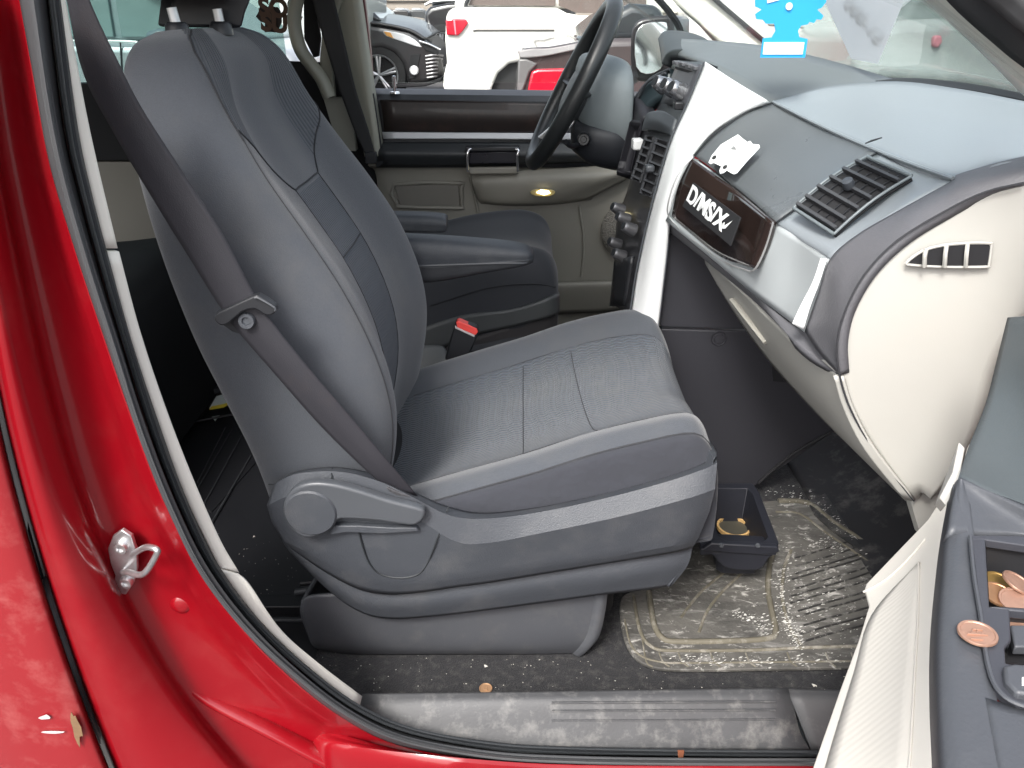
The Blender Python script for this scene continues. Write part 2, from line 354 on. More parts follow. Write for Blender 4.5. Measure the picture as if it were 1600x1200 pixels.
# striker
st=poly('door_striker',[(176,838,.036),(190,828,.036),(205,838,.036),(213,862,.036),(214,890,.036),(208,912,.036),(196,930,.036),(184,927,.036),(177,912,.036),(180,900,.036),(172,880,.036),(168,858,.036)],STEEL,van,.006,bevel=.0012)
tube('wire_loop',[(192,894,.034),(200,894,.016),(224,897,.0),(244,868,-.004),(244,858,-.004),(228,855,.006),(208,866,.030)],.0036,STEEL,st,n=10,sm=5)
for (x,y) in((189,856),(197,910)): lathe('striker_bolt',[(0,.001),(.0035,.001),(.0042,.0036),(.0068,.0036),(.0078,.0005),(.0078,-.003)],P(x,y,.033),(0,-1,0),STEEL,st,n=20)
# rear sliding door edge
sl=thing('sliding_door','red rear side door with chipped paint at the far left edge','sliding door',(-.8,-.02,0))
rows=[]
for f,Y in ((-1.6,.01),(-.9,-.028),(-.35,-.034),(-.1,-.03),(-.03,-.022),(0.0,.0),(.01,.04)):
    r=[]
    for k in range(12):
        q=Gn[k]; r.append((q.x+ (f*170 if f<0 else f*10)-5-k*.7, q.y, Y))
    rows.append(r)
surf('door_skin',rows,REDW,sl,.012,nu=6,nv=6,angle=180)
chipm=mat('bare_filler_chip',(.17,.10,.05),.8,var=.4,vs=50); scr=mat('bare_metal_scratch',(.45,.42,.42),.5)
def blob(name,cx,cy,rx,ry,Y,m,par,th=.0006,k=9,seed=0,ang=0):
    rnd=random.Random(seed); pts=[]
    for i in range(k):
        a=2*math.pi*i/k; r=rnd.uniform(.55,1.15); x=math.cos(a)*rx*r;y=math.sin(a)*ry*r
        pts.append((cx+x*math.cos(ang)-y*math.sin(ang),cy+x*math.sin(ang)+y*math.cos(ang),Y))
    return poly(name,pts,m,par,th,bevel=0)
blob('paint_chip',119,1138,7,30,-.036,chipm,sl,k=14,seed=2,ang=-.25)
blob('paint_scratch',70,1121,12,4,-.037,scr,sl,seed=3); blob('paint_scratch',82,1145,24,2,-.037,scr,sl,seed=4)
# ---- shell: roof, far side, floor
HEAD=mat('headliner_cloth',(.5,.49,.46),.95,var=.04)
surf('roof_skin',[[Vector((x,y,z)) for y,z in ((-.0,1.47),(.12,1.58),(.45,1.63),(.8,1.645),(1.2,1.63),(1.5,1.58),(1.64,1.47))] for x in (-3.0,-1.5,-.3,.0)],RED,van,.012,raws=True)
surf('headliner',[[Vector((x,y,z)) for y,z in ((.03,1.44),(.16,1.54),(.45,1.59),(.8,1.60),(1.2,1.59),(1.46,1.54),(1.6,1.44))] for x in (-3.0,-1.5,-.3,-.0)],HEAD,van,.012,raws=True)
# front passenger A pillar (top right of the photo): cream trim, black seal, red edge
surf('front_pillar_trim',[[(1375,-90,.12),(1412,-30,.115),(1445,0,.11),(1530,80,.10),(1600,150,.09),(1690,230,.08)],[(1420,-100,.04),(1455,-40,.04),(1490,0,.04),(1560,62,.04),(1620,118,.04),(1700,190,.04)]],PTR,van,.012,nv=3)
surf('front_pillar_seal',[[(1440,-90,.035),(1477,-30,.035),(1462,-10,.035)][:1]+[(1470,-10,.035),(1560,75,.035),(1615,118,.03),(1700,185,.03)],[(1470,-100,.02),(1520,-40,.02),(1590,40,.01),(1640,75,.01),(1710,130,.01)]],SEALB,van,.012,nv=3)
surf('front_pillar_weatherstrip',[[(1500,-70,.012),(1518,-20,.012),(1560,20,.01),(1600,52,.005),(1700,120,.005)],[(1540,-75,-.004),(1570,-30,-.004),(1595,-5,-.005),(1620,15,-.006),(1710,70,-.006)]],SEAL,van,.012,nv=3)
surf('front_pillar_skin',[[(1530,-80,.01),(1545,-28,.01),(1568,-4,.008),(1600,22,.005),(1710,100,.005)],[(1620,-160,-.03),(1640,-110,-.03),(1660,-70,-.03),(1700,-40,-.03),(1790,30,-.03)]],RED,van,.012,nv=3)
# front doorway closing edge on the right (hinge jamb, mostly behind the opened door)
surf('hinge_jamb',[[Vector((.52,.03,1.12)),Vector((.51,.03,.9)),Vector((.47,.04,.7)),Vector((.43,.05,.45))],[Vector((.62,.0,1.12)),Vector((.61,.0,.9)),Vector((.60,.0,.7)),Vector((.56,.0,.40))]],RED,van,.01,raws=True)
box('front_wing',(1.15,.05,.72),(1.1,.07,.8),RED,van,bevel=.03)
box('underbody',(-.6,.88,.3),(5.0,1.48,.08),BLACKM,van,bevel=.01)
# carpet
box('sill_beam',(.46,.055,.34),(1.14,.062,.08),SEALB,van,bevel=.004)
cp_=poly('carpet_floor',[Vector((-3,.088,.372)),Vector((.8,.088,.372)),Vector((.8,1.6,.372)),Vector((-3,1.6,.372))],CARPET,None,vec=(0,0,-.02),bevel=0); struct(cp_)
tb=surf('toe_board_carpet',[[Vector((x,y,z)) for x,z in ((.60,.3745),(.68,.40),(.76,.47),(.88,.62),(.95,.85),(.95,1.1))] for y in (.06,.3,.6,1.0,1.58)],mat('toe_board_black',(.010,.0105,.012),.7,var=.3,bump=.5,bs=60,dirt=(.16,.15,.14),dirts=14,dirtamt=.55),None,.02,raws=True); struct(tb)
cru=mat('light_crumbs',(.55,.53,.48),.9,var=.3)
cr_v=[];cr_f=[]
rnd=random.Random(3)
def crumb(q,r):
    n=len(cr_v); 
    for d in ((1,0,0),(-.6,.8,0),(-.5,-.9,0),(0,0,.8)): cr_v.append(q+Vector(d)*r*rnd.uniform(.6,1.2))
    cr_f.extend([(n,n+1,n+3),(n+1,n+2,n+3),(n+2,n,n+3),(n,n+2,n+1)])
for i in range(130):
    crumb(P(rnd.uniform(500,1330),rnd.uniform(1018,1082),Z=.3735),rnd.choice([.0006,.0008,.001,.0013]))
for i in range(60):
    crumb(P(rnd.uniform(330,470),rnd.uniform(830,960),Z=.3745),rnd.choice([.0006,.001,.0014,.003] if i%9==0 else [.0006,.0009]))
for q,r in(((759,1041),.004),((1272,1071),.0045),((699,1108,1),.004),((782,1127,1),.0035)):
    crumb(P(q[0],q[1],Z=.374) if len(q)<3 else P(q[0],q[1],.07),r)
o=raw('carpet_crumbs',cr_v,cr_f,cru); tag(o,'pale crumbs and grit scattered over the black carpet','crumbs',kind='stuff')
# ================================================================ REAR CABIN
rb=thing('rear_floor_bin','black stowage bin lid with warning sticker on the floor behind the passenger seat','floor bin',P(320,650,Z=.38))
BK=mat('rear_dark_plastic',(.006,.006,.008),.5,var=.2)
poly('floor_cover',[Vector((-2.2,.10,.3735)),Vector((-.34,.10,.3735)),Vector((-.30,.2,.3735)),Vector((-.30,.95,.3735)),Vector((-2.2,.95,.3735))],BK,rb,vec=(0,0,-.001),bevel=0)
poly('bin_lid',PZ([(268,760),(285,690),(380,560),(450,640),(420,700),(330,800)],.376),BK,rb,vec=(0,0,-.003),bevel=.001)
poly('raised_lid',PZ([(298,612),(352,550),(400,590),(400,602)],.42),mat('rear_grey_plastic',(.03,.032,.036),.5),rb,vec=(0,0,-.012))
for A,B in (((305,770),(362,672)),((298,775),(352,668)),((312,800),(378,680)),((325,826),(392,712))):
    tube('lid_seam',[P(A[0],A[1],Z=.378),P(B[0],B[1],Z=.378)],.0016,MC['rear_grey_plastic'],rb,n=5,raws=True)
tube('lid_edge',[P(272,664,Z=.385),P(330,654,Z=.385),P(372,646,Z=.385)],.003,BK,rb,n=6,raws=True)
poly('warning_sticker',PZ([(327,638),(338,619),(358,614),(361,628),(350,634)],.4245),mat('pale_sticker',(.55,.6,.6),.5),rb,vec=(0,0,-.001),bevel=0)
poly('sticker_band',PZ([(327,640),(330,635),(350,631),(361,626),(360,630),(350,636)],.4255),mat('yellow_band',(.65,.5,.04),.5),rb,vec=(0,0,-.001),bevel=0)
poly('warning_sticker',PZ([(331,651),(343,649),(336,658)],.384),MC['pale_sticker'],rb,vec=(0,0,-.001),bevel=0)
# second row bench, dark, seen between trim and belt
s2=thing('rear_seat','dark second row seat seen behind the front seat','rear seat',(-1.0,.8,.37))
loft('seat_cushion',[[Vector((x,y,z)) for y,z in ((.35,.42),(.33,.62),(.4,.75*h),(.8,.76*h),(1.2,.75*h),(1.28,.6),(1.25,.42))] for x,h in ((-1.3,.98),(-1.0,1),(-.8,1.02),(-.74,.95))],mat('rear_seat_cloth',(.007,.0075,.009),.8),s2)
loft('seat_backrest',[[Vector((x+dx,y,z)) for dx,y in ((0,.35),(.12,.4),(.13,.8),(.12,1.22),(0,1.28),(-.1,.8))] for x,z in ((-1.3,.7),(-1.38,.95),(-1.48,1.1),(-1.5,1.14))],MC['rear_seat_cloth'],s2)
# far sliding door (second row, driver side)
fd=thing('far_sliding_door','far side sliding door with olive trim and grab handle behind the driver seat','sliding door',(-1.0,1.62,.4))
poly('door_trim',[Vector((-2.9,1.6,.42)),Vector((-.45,1.6,.42)),Vector((-.45,1.6,.88)),Vector((-2.9,1.6,.88))],BEIGE,fd,.05)
poly('belt_panel',[Vector((-2.9,1.595,.885)),Vector((-.60,1.595,.885)),Vector((-.60,1.595,1.09)),Vector((-2.9,1.595,1.09))],BLACKM,fd,.05)
poly('window_glass',[Vector((-2.9,1.63,1.09)),Vector((-.62,1.63,1.09)),Vector((-.62,1.60,1.45)),Vector((-2.9,1.60,1.45))],glass('tinted_rear_glass',(.62,.72,.70),.08),fd,.004,bevel=0)
poly('door_outer_skin',[Vector((-2.9,1.66,.3)),Vector((-.45,1.66,.3)),Vector((-.45,1.66,1.02)),Vector((-2.9,1.66,1.02))],RED,fd,.02)
# grab handle on the sliding door frame (oval opening)
HB=mat('olive_beige_trim',(.25,.245,.20),.5,var=.05)
outer=[(462,-40,1.5),(452,10,1.5),(452,40,1.5),(460,75,1.5),(478,108,1.5),(500,135,1.5),(512,152,1.5),(522,152,1.5),(522,60,1.5),(505,-40,1.5)]
tube('grab_handle',[(484,-50,1.5),(470,-20,1.5),(461,15,1.5),(461,45,1.5),(470,78,1.5),(487,102,1.5),(503,124,1.5),(515,152,1.5)],.028,HB,fd,n=12,flat=.6)
surf('pillar_cover',[[(480,-40,1.53),(496,0,1.53),(503,50,1.53),(500,100,1.53),(510,152,1.53)],[(560,-40,1.53),(535,0,1.53),(520,50,1.53),(518,100,1.53),(522,152,1.53)]],HB,fd,.03)
poly('dark_frame',[(474,-20,1.57),(490,-10,1.57),(500,60,1.57),(497,88,1.57),(490,90,1.57),(475,60,1.57)],BLACKM,fd,.02)
poly('lower_trim_block',[(505,153,1.55),(545,153,1.55),(552,200,1.55),(556,236,1.55),(530,236,1.55)],mat('olive_grey_trim',(.24,.235,.2),.6,var=.04),fd,.04)
# driver side B pillar with its belt
bp_=van
surf('pillar_trim',[[(505,-40,1.56),(515,0,1.56),(525,60,1.56),(545,140,1.56),(560,200,1.56),(570,245,1.56)],[(548,-40,1.54),(556,0,1.54),(566,70,1.54),(575,140,1.54),(583,200,1.54),(587,245,1.54)]],mat('pillar_beige',(.33,.325,.27),.55,var=.04),bp_,.04)
surf('red_frame_edge',[[(556,-40,1.60),(563,0,1.60),(571,70,1.60),(578,145,1.60)],[(562,-40,1.60),(569,0,1.60),(577,70,1.60),(583,145,1.60)]],mat('dark_red_frame',(.10,.01,.015),.4),bp_,.03)
poly('black_pillar_base',[(572,146,1.56),(584,146,1.56),(600,255,1.56),(590,262,1.56),(577,240,1.56)],BLACK,bp_,.03)
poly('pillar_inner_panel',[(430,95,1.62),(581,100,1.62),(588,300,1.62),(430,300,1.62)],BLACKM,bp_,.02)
surf('pillar_painted_shade',[[(480,-40,1.575),(497,0,1.575),(510,150,1.575)],[(520,-40,1.575),(530,0,1.575),(560,150,1.575)]],BLACKM,bp_,.02)  # black sheet painted in as the shade behind the pillar trim
dbt=thing('driver_seat_belt','black seat belt hanging down the far pillar behind the driver seat','seat belt',P(530,100,1.5))
surf('belt_webbing',[[(472,-60,1.50),(485,-10,1.50),(505,60,1.50),(530,140,1.5),(556,210,1.5),(575,250,1.5)],[(508,-60,1.505),(520,-10,1.505),(537,60,1.505),(556,140,1.505),(575,200,1.505),(586,240,1.505)]],BELTB,dbt,.002)
box('belt_anchor',P(580,246,1.49),(.03,.02,.03),BLACK,dbt)
# ================================================================ PASSENGER SEAT
seat=thing('passenger_seat','grey cloth front passenger seat with ribbed insert panels and plastic side shield','car seat',(0,.43,.372))
Y0,Y1=.20,.68
lv=[ # rear(x,z), crest(x,z), half inset
 ((-.335,.60),(-.185,.600),.012),((-.338,.66),(-.170,.665),.006),((-.350,.73),(-.156,.74),.0),((-.372,.81),(-.155,.80),-.004),((-.392,.88),(-.168,.865),-.006),((-.408,.95),(-.197,.94),-.004),
 ((-.420,1.02),(-.238,1.01),.0),((-.430,1.09),(-.288,1.085),.012),((-.437,1.15),(-.322,1.145),.03),((-.440,1.195),(-.345,1.20),.052),((-.437,1.222),(-.365,1.228),.085),((-.425,1.236),(-.385,1.240),.13)]
rings=[]
for (rx,rz),(cx,cz),ins in lv:
    r=Vector((rx,0,rz)); c=Vector((cx,0,cz)); d=c-r; D=d.length; n=d/D
    y0=Y0+ins; y1=Y1-ins; W=y1-y0
    rec=min(.035,D*.22)*(1 if ins<.05 else .3)
    pts=[(0.02,W*.16),(0.0,W*.05),(D*.12,0.0),(D*.5,-.006),(D*.86,.004),(D*.985,W*.055),(D-.003,W*.115),(D-rec*.5,W*.2),(D-rec*.85,W*.28),(D-rec*1.0,W*.36),(D-rec*.97,W*.5),(D-rec*1.0,W*.64),(D-rec*.85,W*.72),(D-rec*.5,W*.8),(D-.003,W*.885),(D*.985,W*.945),(D*.86,W-.004),(D*.5,W+.006),(D*.12,W),(0,W*.95),(.02,W*.84),(.012,W*.5)]
    rings.append([r+n*a+Vector((0,y0+b,0)) for a,b in pts])
def bm_(u,v):
    vb=6.4 if 9<=u<=11 else (6.4+(9-u)*.38 if u<9 else 6.4+(u-11)*.34)
    if v<vb: return 1 if 9<u<11 else 0
    return 2 if ((5.2 if v<8 else 5.2-(v-8)*.45)<u<7.4 or 11.7<u<15.2) else (3 if 7.4<=u<=11.7 else 0)
FABS=mat('smooth_centre_cloth',(.050,.058,.071),.92,var=.2,vs=300,bump=.6,bs=500,bd=.0008,sheen=.25,dirt=(.08,.08,.082),dirts=8,dirtamt=.4)
back,BS,bc=loft('backrest',rings,[FAB,FABP,FABU,FABS],seat,nu=5,nv=6,midx=bm_)
def seam(pts,S,off,r=.0016,par=back,name='seam'):
    out=[]
    for (u0,v0),(u1,v1) in zip(pts[:-1],pts[1:]):
        for k in range(8): out.append(S(u0+(u1-u0)*k/8,v0+(v1-v0)*k/8)+Vector(off))
    out.append(S(*pts[-1])+Vector(off))
    cl=[out[0]]
    for q in out[1:]:
        if (q-cl[-1]).length>.004: cl.append(q)
    return tube(name,cl,r,PIPE,par,n=5,sm=2,raws=True)
O=(.0005,-.0006,.0003)
seam([(5.0,.6),(4.9,3),(4.9,5),(5.2,7.6)],BS,O,.0007); seam([(5.2,7.6),(4.8,8.6),(4.4,9.5),(4.4,10.2),(4.9,10.8)],BS,O,.0012)
seam([(5.2,7.8),(7,7.15),(9,6.4),(11,6.4),(13,7.05),(15.2,7.75)],BS,O,.0013)
seam([(9,.4),(9,6.4)],BS,O,.0008); seam([(11,.4),(11,6.4)],BS,O,.0008); seam([(9,5.1),(11,5.1)],BS,O,.0012)
# cushion
st_=[(-.26,.575,0,1),(-.18,.606,0,1),(-.08,.640,0,1),(.02,.672,0,1),(.10,.702,0.001,1),(.17,.722,.003,1),(.225,.734,.008,1),(.252,.733,.014,.9),(.270,.716,.020,.6),(.280,.680,.026,.3),(.277,.63,.03,.1),(.262,.59,.032,.0)]
rings=[]
for x,z,ins,k in st_:
    prof=[(.225,-.16),(.192,-.15),(.186,-.09),(.186,-.03),(.194,.018),(.206,.026),(.232,.034),(.266,.024),(.30,.010),(.36,0),(.44,-.004),(.52,0),(.575,.012),(.615,.034),(.648,.044),(.674,.034),(.69,.0),(.692,-.06),(.69,-.15),(.65,-.16)]
    k2=max(k,.0); 
    if x>.2: prof=[(y,dz*(k2 if dz>0 else (1 if dz>-.02 else (.25+.75*min(1,k+.35 if k<1 else 1))))) for y,dz in prof]
    rings.append([Vector((x+ (0.0 if .25<y<.63 else -.004*(x>.2)),y+(ins*.3 if y<.44 else -ins*2.4),max(z+dz,.60 if x>.2 else .535))) for y,dz in prof])
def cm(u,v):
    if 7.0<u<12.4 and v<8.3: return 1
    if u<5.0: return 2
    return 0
cush,CS,cc=loft('seat_cushion',rings,[FAB,FABP,FABD],seat,nu=5,nv=6,midx=cm)
O=(.0003,-.0006,.0006)
seam([(4.95,1.2),(4.95,9)],CS,(0,-.001,.0004),.0013,cush); seam([(7.0,2.95),(12.2,3.0)],CS,(0,0,.0004),.0008,cush); seam([(7.0,4.25),(12.2,4.05)],CS,(0,0,.0004),.0008,cush)
seam([(7.0,1),(7.0,8.0)],CS,(0,0,.0002),.0006,cush); seam([(12.4,1),(12.4,8.0)],CS,(0,0,.0002),.0006,cush)
# headrest
hr=loft('headrest',[[Vector((-.455+x,y,z)) for x,y in ((-.03,.43-w),(.03,.43-w*1.02),(.07,.43-w*.9),(.085,.43),(.07,.43+w*.9),(.03,.43+w*1.02),(-.03,.43+w),(-.045,.43))] for z,w in ((1.275,.105),(1.285,.125),(1.33,.135),(1.40,.13),(1.45,.11),(1.465,.07))],mat('black_headrest_cloth',(.012,.012,.014),.8,var=.1,bump=.3,bs=900),seat)[0]
poly('headrest_guard',[(265,42,.45),(272,-10,.45),(300,-30,.45),(380,-30,.45),(395,-5,.45),(385,20,.45),(379,44,.45)],BLACK,hr,.03,vec=(-.03,.03,0),bevel=.004)
for x,y,x2,y2,Y in((278,48,268,12,.37),(346,46,339,14,.435)):
    tube('headrest_post',[(x,y,Y),(x2,y2,Y)],.0062,mat('dull_post_steel',(.6,.6,.6),.35,metal=.7),seat,n=14,sm=1)
    lathe('post_guide',[(0,.012),(.011,.012),(.014,.008),(.015,-.004)],P(x,y+3,Y),(0,0,1),BLACK,seat,n=20)
poly('seat_back_cap',[(236,62,.47),(262,45,.47),(300,46,.47),(300,60,.47),(240,70,.47)],BLACK,seat,.05,bevel=.003)
# inboard armrest
arm=[]
for x,(zt,zb) in ((-.25,(.888,.80)),(-.15,(.884,.802)),(-.05,(.876,.820)),(.0,(.870,.829)),(.028,(.864,.834)),(.040,(.855,.838))):
    w=.034 if x<.02 else (.030 if x<.03 else .018); h=zt-zb; c=.745
    arm.append([Vector((x,c+dy*w,zb+dz*h)) for dy,dz in ((-.75,.0),(-1,.34),(-1.0,.42),(-1.02,.70),(-.8,.93),(-.3,1),(.3,1),(.8,.93),(1.02,.7),(1,.4),(.75,.0))])
am,_,_=loft('armrest',arm,[MGREY,DGREY],seat,nu=4,nv=4,midx=lambda u,v:1 if (u<1.6 or u>8.6) else 0)
tube('armrest_seam',[Vector((-.2,.7105,.835)),Vector((-.05,.7105,.8405)),Vector((.0,.7105,.8415)),Vector((.022,.7135,.8405)),Vector((.034,.726,.8405))],.0022,CHROME if 0 else LEVERM,am,n=6,raws=True)
# side shield
sh=surf('side_shield',[
 [(440,748,.195),(470,735,.19),(530,730,.185),(590,742,.183),(640,765,.183),(700,791,.183),(760,801,.186),(850,790,.19),(960,766,.192),(1060,738,.194),(1114,716,.197),P(1114,716,.197)+Vector((.003,.012,0)),P(1114,716,.197)+Vector((-.004,.09,0))],
 [(428,756,.172),(465,740,.162),(530,737,.156),(592,752,.153),(645,777,.153),(705,806,.152),(765,810,.154),(850,799,.158),(960,775,.162),(1060,747,.166),(1115,726,.172),P(1115,726,.172)+Vector((.003,.012,0)),P(1115,726,.172)+Vector((-.004,.09,0))],
 [(417,790,.160),(455,775,.151),(528,772,.149),(592,785,.148),(648,808,.147),(712,846,.145),(765,848,.145),(850,832,.145),(960,809,.147),(1060,783,.150),(1112,766,.158),P(1112,766,.158)+Vector((.003,.012,0)),P(1112,766,.158)+Vector((-.004,.09,0))],
 [(424,815,.160),(465,812,.152),(528,820,.150),(592,835,.149),(650,852,.149),(712,870,.149),(765,868,.149),(850,855,.150),(960,838,.151),(1055,818,.154),(1104,800,.162),P(1104,800,.162)+Vector((.003,.012,0)),P(1104,800,.162)+Vector((-.004,.09,0))],
 [(442,845,.163),(480,862,.156),(535,885,.155),(595,905,.155),(650,910,.155),(712,903,.155),(765,897,.155),(850,884,.155),(960,868,.156),(1050,853,.158),(1087,842,.167),P(1087,842,.167)+Vector((.003,.012,0)),P(1087,842,.167)+Vector((-.004,.09,0))],
 [(448,852,.172),(500,889,.166),(555,919,.164),(600,929,.164),(650,927,.163),(712,918,.163),(765,911,.163),(850,897,.163),(960,879,.164),(1045,865,.166),(1078,857,.172),P(1078,857,.172)+Vector((.003,.012,0)),P(1078,857,.172)+Vector((-.004,.09,0))]],MGREY,seat,.006,nu=6,nv=3,angle=16,lin_v=True)
low=surf('lower_shield',[
 [(430,800,.176),(470,850,.176),(540,900,.176),(600,920,.176),(700,912,.176),(850,890,.176),(1000,865,.176),(1076,852,.18),P(1076,852,.18)+Vector((.003,.012,0)),P(1076,852,.18)+Vector((-.004,.09,0))],
 [(440,842,.176),(490,893,.174),(545,930,.173),(600,945,.172),(700,938,.172),(850,915,.172),(1000,895,.172),(1068,885,.178),P(1068,885,.178)+Vector((.003,.012,0)),P(1068,885,.178)+Vector((-.004,.09,0))],
 [(452,862,.19),(510,920,.186),(560,955,.182),(610,967,.182),(700,961,.182),(850,942,.182),(930,931,.182),(1040,917,.184),P(1040,917,.184)+Vector((.003,.012,0)),P(1040,917,.184)+Vector((-.004,.09,0))]],MGREY,seat,.006,angle=55)
for pts in ([(560,828,.1475),(566,852,.1485),(576,878,.1515),(592,896,.1535),(622,903,.154),(652,898,.1535),(668,880,.152),(684,840,.145),(701,792,.163)],[(519,732,.176),(518,740,.156),(519,752,.1515)],[(420,757,.18),(436,757,.17),(452,752,.164),(462,741,.172)]):
    tube('shield_seam',pts,.0011,SEALB,sh,n=5)
# recliner lever
lv_=poly('recline_lever',[(442,803,.133),(446,780,.133),(462,762,.133),(487,755,.133),(520,757,.133),(560,767,.133),(610,783,.133),(650,793,.133),(663,799,.133),(663,809,.133),(655,818,.133),(640,822,.133),(590,815,.133),(540,812,.133),(527,815,.133),(518,828,.133),(500,838,.133),(475,841,.133),(455,828,.133)],LEVERM,seat,.014,bevel=.004,smooth=3,seg=4)
poly('lever_skirt',[(520,822,.140),(560,822,.140),(610,825,.140),(650,825,.140),(655,830,.140),(600,834,.140),(540,832,.140),(516,836,.140)],MGREY,seat,.012,bevel=.001)
lathe('lever_disc',[(0,.002),(.031,.002),(.033,.0),(.034,-.01)],P(485,802,.1322),(0,-1,0),MGREY,lv_,n=40)
# base cover
surf('base_cover',[
 [P(474,940,.215)+Vector((.01,.09,0)),P(474,940,.215)+Vector((-.003,.012,0)),(474,940,.215),(500,930,.205),(700,925,.203),(925,915,.205),P(925,915,.205)+Vector((.006,.012,0)),P(925,915,.205)+Vector((.006,.12,0))],
 [P(473,960,.212)+Vector((.01,.09,0)),P(473,960,.212)+Vector((-.003,.012,0)),(473,960,.212),(500,955,.202),(700,950,.2),(922,950,.204),P(922,950,.204)+Vector((.006,.012,0)),P(922,950,.204)+Vector((.006,.12,0))],
 [P(483,990,.212)+Vector((.01,.09,0)),P(483,990,.212)+Vector((-.003,.012,0)),(483,990,.212),(505,990,.202),(700,990,.2),(914,990,.204),P(914,990,.204)+Vector((.006,.012,0)),P(914,990,.204)+Vector((.006,.12,0))],
 [P(492,1010,.215)+Vector((.01,.09,0)),P(492,1010,.215)+Vector((-.003,.012,0)),(492,1010,.215),(515,1011,.205),(700,1014,.203),(902,1010,.207),P(902,1010,.207)+Vector((.006,.012,0)),P(902,1010,.207)+Vector((.006,.12,0))],
 [P(510,1018,.225)+Vector((.01,.09,0)),P(510,1018,.225)+Vector((-.003,.012,0)),(510,1018,.225),(560,1023,.213),(700,1023,.212),(890,1022,.215),P(890,1022,.215)+Vector((.006,.012,0)),P(890,1022,.215)+Vector((.006,.12,0))]],mat('base_cover_plastic',(.062,.065,.073),.5,var=.12,vs=10,bump=.4,bs=600,dirt=(.13,.13,.125),dirts=14,dirtamt=.35),seat,.006,nu=6,nv=5,angle=55)
box('seat_frame',(-.05,.45,.50),(.42,.36,.20),BLACKM,seat,bevel=.01)
box('floor_rail',(-.28,.30,.392),(.34,.03,.02),BK,seat,bevel=.002)
tube('rail_end',[(462,926,.3),(482,923,.3),(515,920,.3)],.006,MC['rear_grey_plastic'],seat,n=8)
tube('rail_end',[(470,912,.3),(498,909,.3)],.004,BK,seat,n=8)
box('rear_rail_strip',P(455,967,Z=.376),(.13,.012,.006),MC['rear_grey_plastic'],seat)
# ---- front belt
belt=thing('passenger_seat_belt','black brown seat belt running down across the side of the passenger seat','seat belt',P(380,480,.13))
bl=[(95,-60,.10),(104,0,.105),(130,115,.11),(176,205,.115),(232,300,.12),(294,400,.125),(358,500,.13),(434,590,.135),(505,670,.142),(575,738,.15),(612,768,.165)]
br=[(126,-60,.10),(140,0,.105),(185,98,.11),(222,170,.115),(286,270,.12),(350,370,.125),(408,478,.13),(470,560,.135),(540,642,.142),(606,720,.15),(652,775,.165)]
bm2=[((a[0]+b[0])/2,(a[1]+b[1])/2,a[2]-.003) for a,b in zip(bl,br)]
wb=surf('belt_webbing',[bl,bm2,br],BELT,belt,.0016,nu=6,nv=4)
BELT_=MC['belt_webbing']
lp=poly('latch_plate',[(334,500,.118),(338,490,.118),(352,483,.118),(395,463,.118),(405,463,.118),(428,478,.118),(431,486,.118),(424,493,.118),(412,492,.118),(398,483,.118),(378,488,.118),(358,505,.118),(345,509,.118)],BLACK,belt,.012,bevel=.002,smooth=2,seg=3)
poly('latch_slot_back',[(345,505,.134),(360,500,.134),(378,515,.134),(380,524,.134),(362,518,.134)],BLACK,belt,.004)
tube('latch_edge',[(398,466,.116),(404,466,.116),(428,480,.116),(430,486,.116)],.0012,MGREY,lp,n=6)
lathe('stop_button',[(0,.0015),(.004,.0015),(.005,.004),(.0085,.004),(.0095,.001),(.0095,-.001)],P(386,501,.126),(0,-1,.1),MGREY,belt,n=24)
surf('frayed_end',[[(604,762,.150),(618,768,.150),(640,776,.152)],[(612,772,.152),(625,777,.152),(646,781,.154)]],mat('frayed_webbing',(.05,.05,.055),.8,var=.9,vs=300),belt,.003)
# ---- buckle
bk=thing('seat_belt_buckle','black seat belt buckle with red release button beside the passenger cushion','belt buckle',P(715,530,.74))
bd=poly('buckle_body',[(695,562,.72),(711,505,.72),(716,502,.72),(745,512,.72),(748,520,.72),(742,535,.72),(725,575,.72)],BLACK,bk,.022,bevel=.003)
poly('release_button',[(713,503,.718),(718,502,.718),(745,514,.718),(747,519,.718),(743,524,.718),(714,512,.718)],mat('red_button',(.75,.07,.06),.4,var=.05),bk,.02,bevel=.0015)
poly('button_lip',[(711,509,.7165),(713,511,.7165),(742,524,.7165),(741,527,.7165),(711,513,.7165)],mat('worn_grey_edge',(.45,.42,.42),.5),bk,.01,bevel=.0005)
# ================================================================ DRIVER SEAT
ds=thing('driver_seat','black driver seat cushion beyond the passenger armrest','car seat',(-.1,1.15,.372))
rings=[]
for x,z,w in ((-.30,.70,1),(-.2,.725,1),(-.1,.748,1),(0,.76,1),(.05,.757,.97),(.085,.74,.93),(.103,.705,.88),(.105,.66,.85),(.098,.60,.84)):
    c=1.2; W=.235*w
    rings.append([Vector((x,c+dy*W,z+dz)) for dy,dz in ((-.9,-.2),(-1.0,-.16),(-1.02,-.08),(-.96,.0),(-.8,.03),(-.6,.018),(0,0),(.6,.018),(.8,.03),(.96,0),(1.02,-.08),(1,-.16),(.9,-.2))])
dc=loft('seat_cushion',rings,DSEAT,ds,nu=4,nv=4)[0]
tube('cushion_seam',[(672,478,.96),(760,450,.96),(830,443,.965),(868,448,.99)],.0018,PIPE,dc,n=5)
surf('side_shield',[[(640,520,.955),(720,494,.955),(800,484,.955),(868,462,.965),(873,455,1.1)],[(640,575,.955),(720,530,.955),(800,510,.955),(868,492,.965),(873,480,1.1)]],mat('driver_shield',(.06,.064,.066),.5,var=.1),ds,.01)
surf('under_shield',[[(620,565,.96),(760,522,.96),(870,488,.97)],[(620,640,.96),(760,560,.96),(870,520,.97)]],mat('painted_shade_brown',(.03,.028,.03),.7),ds,.01)  # shade under the seat is put into this dark brown colour
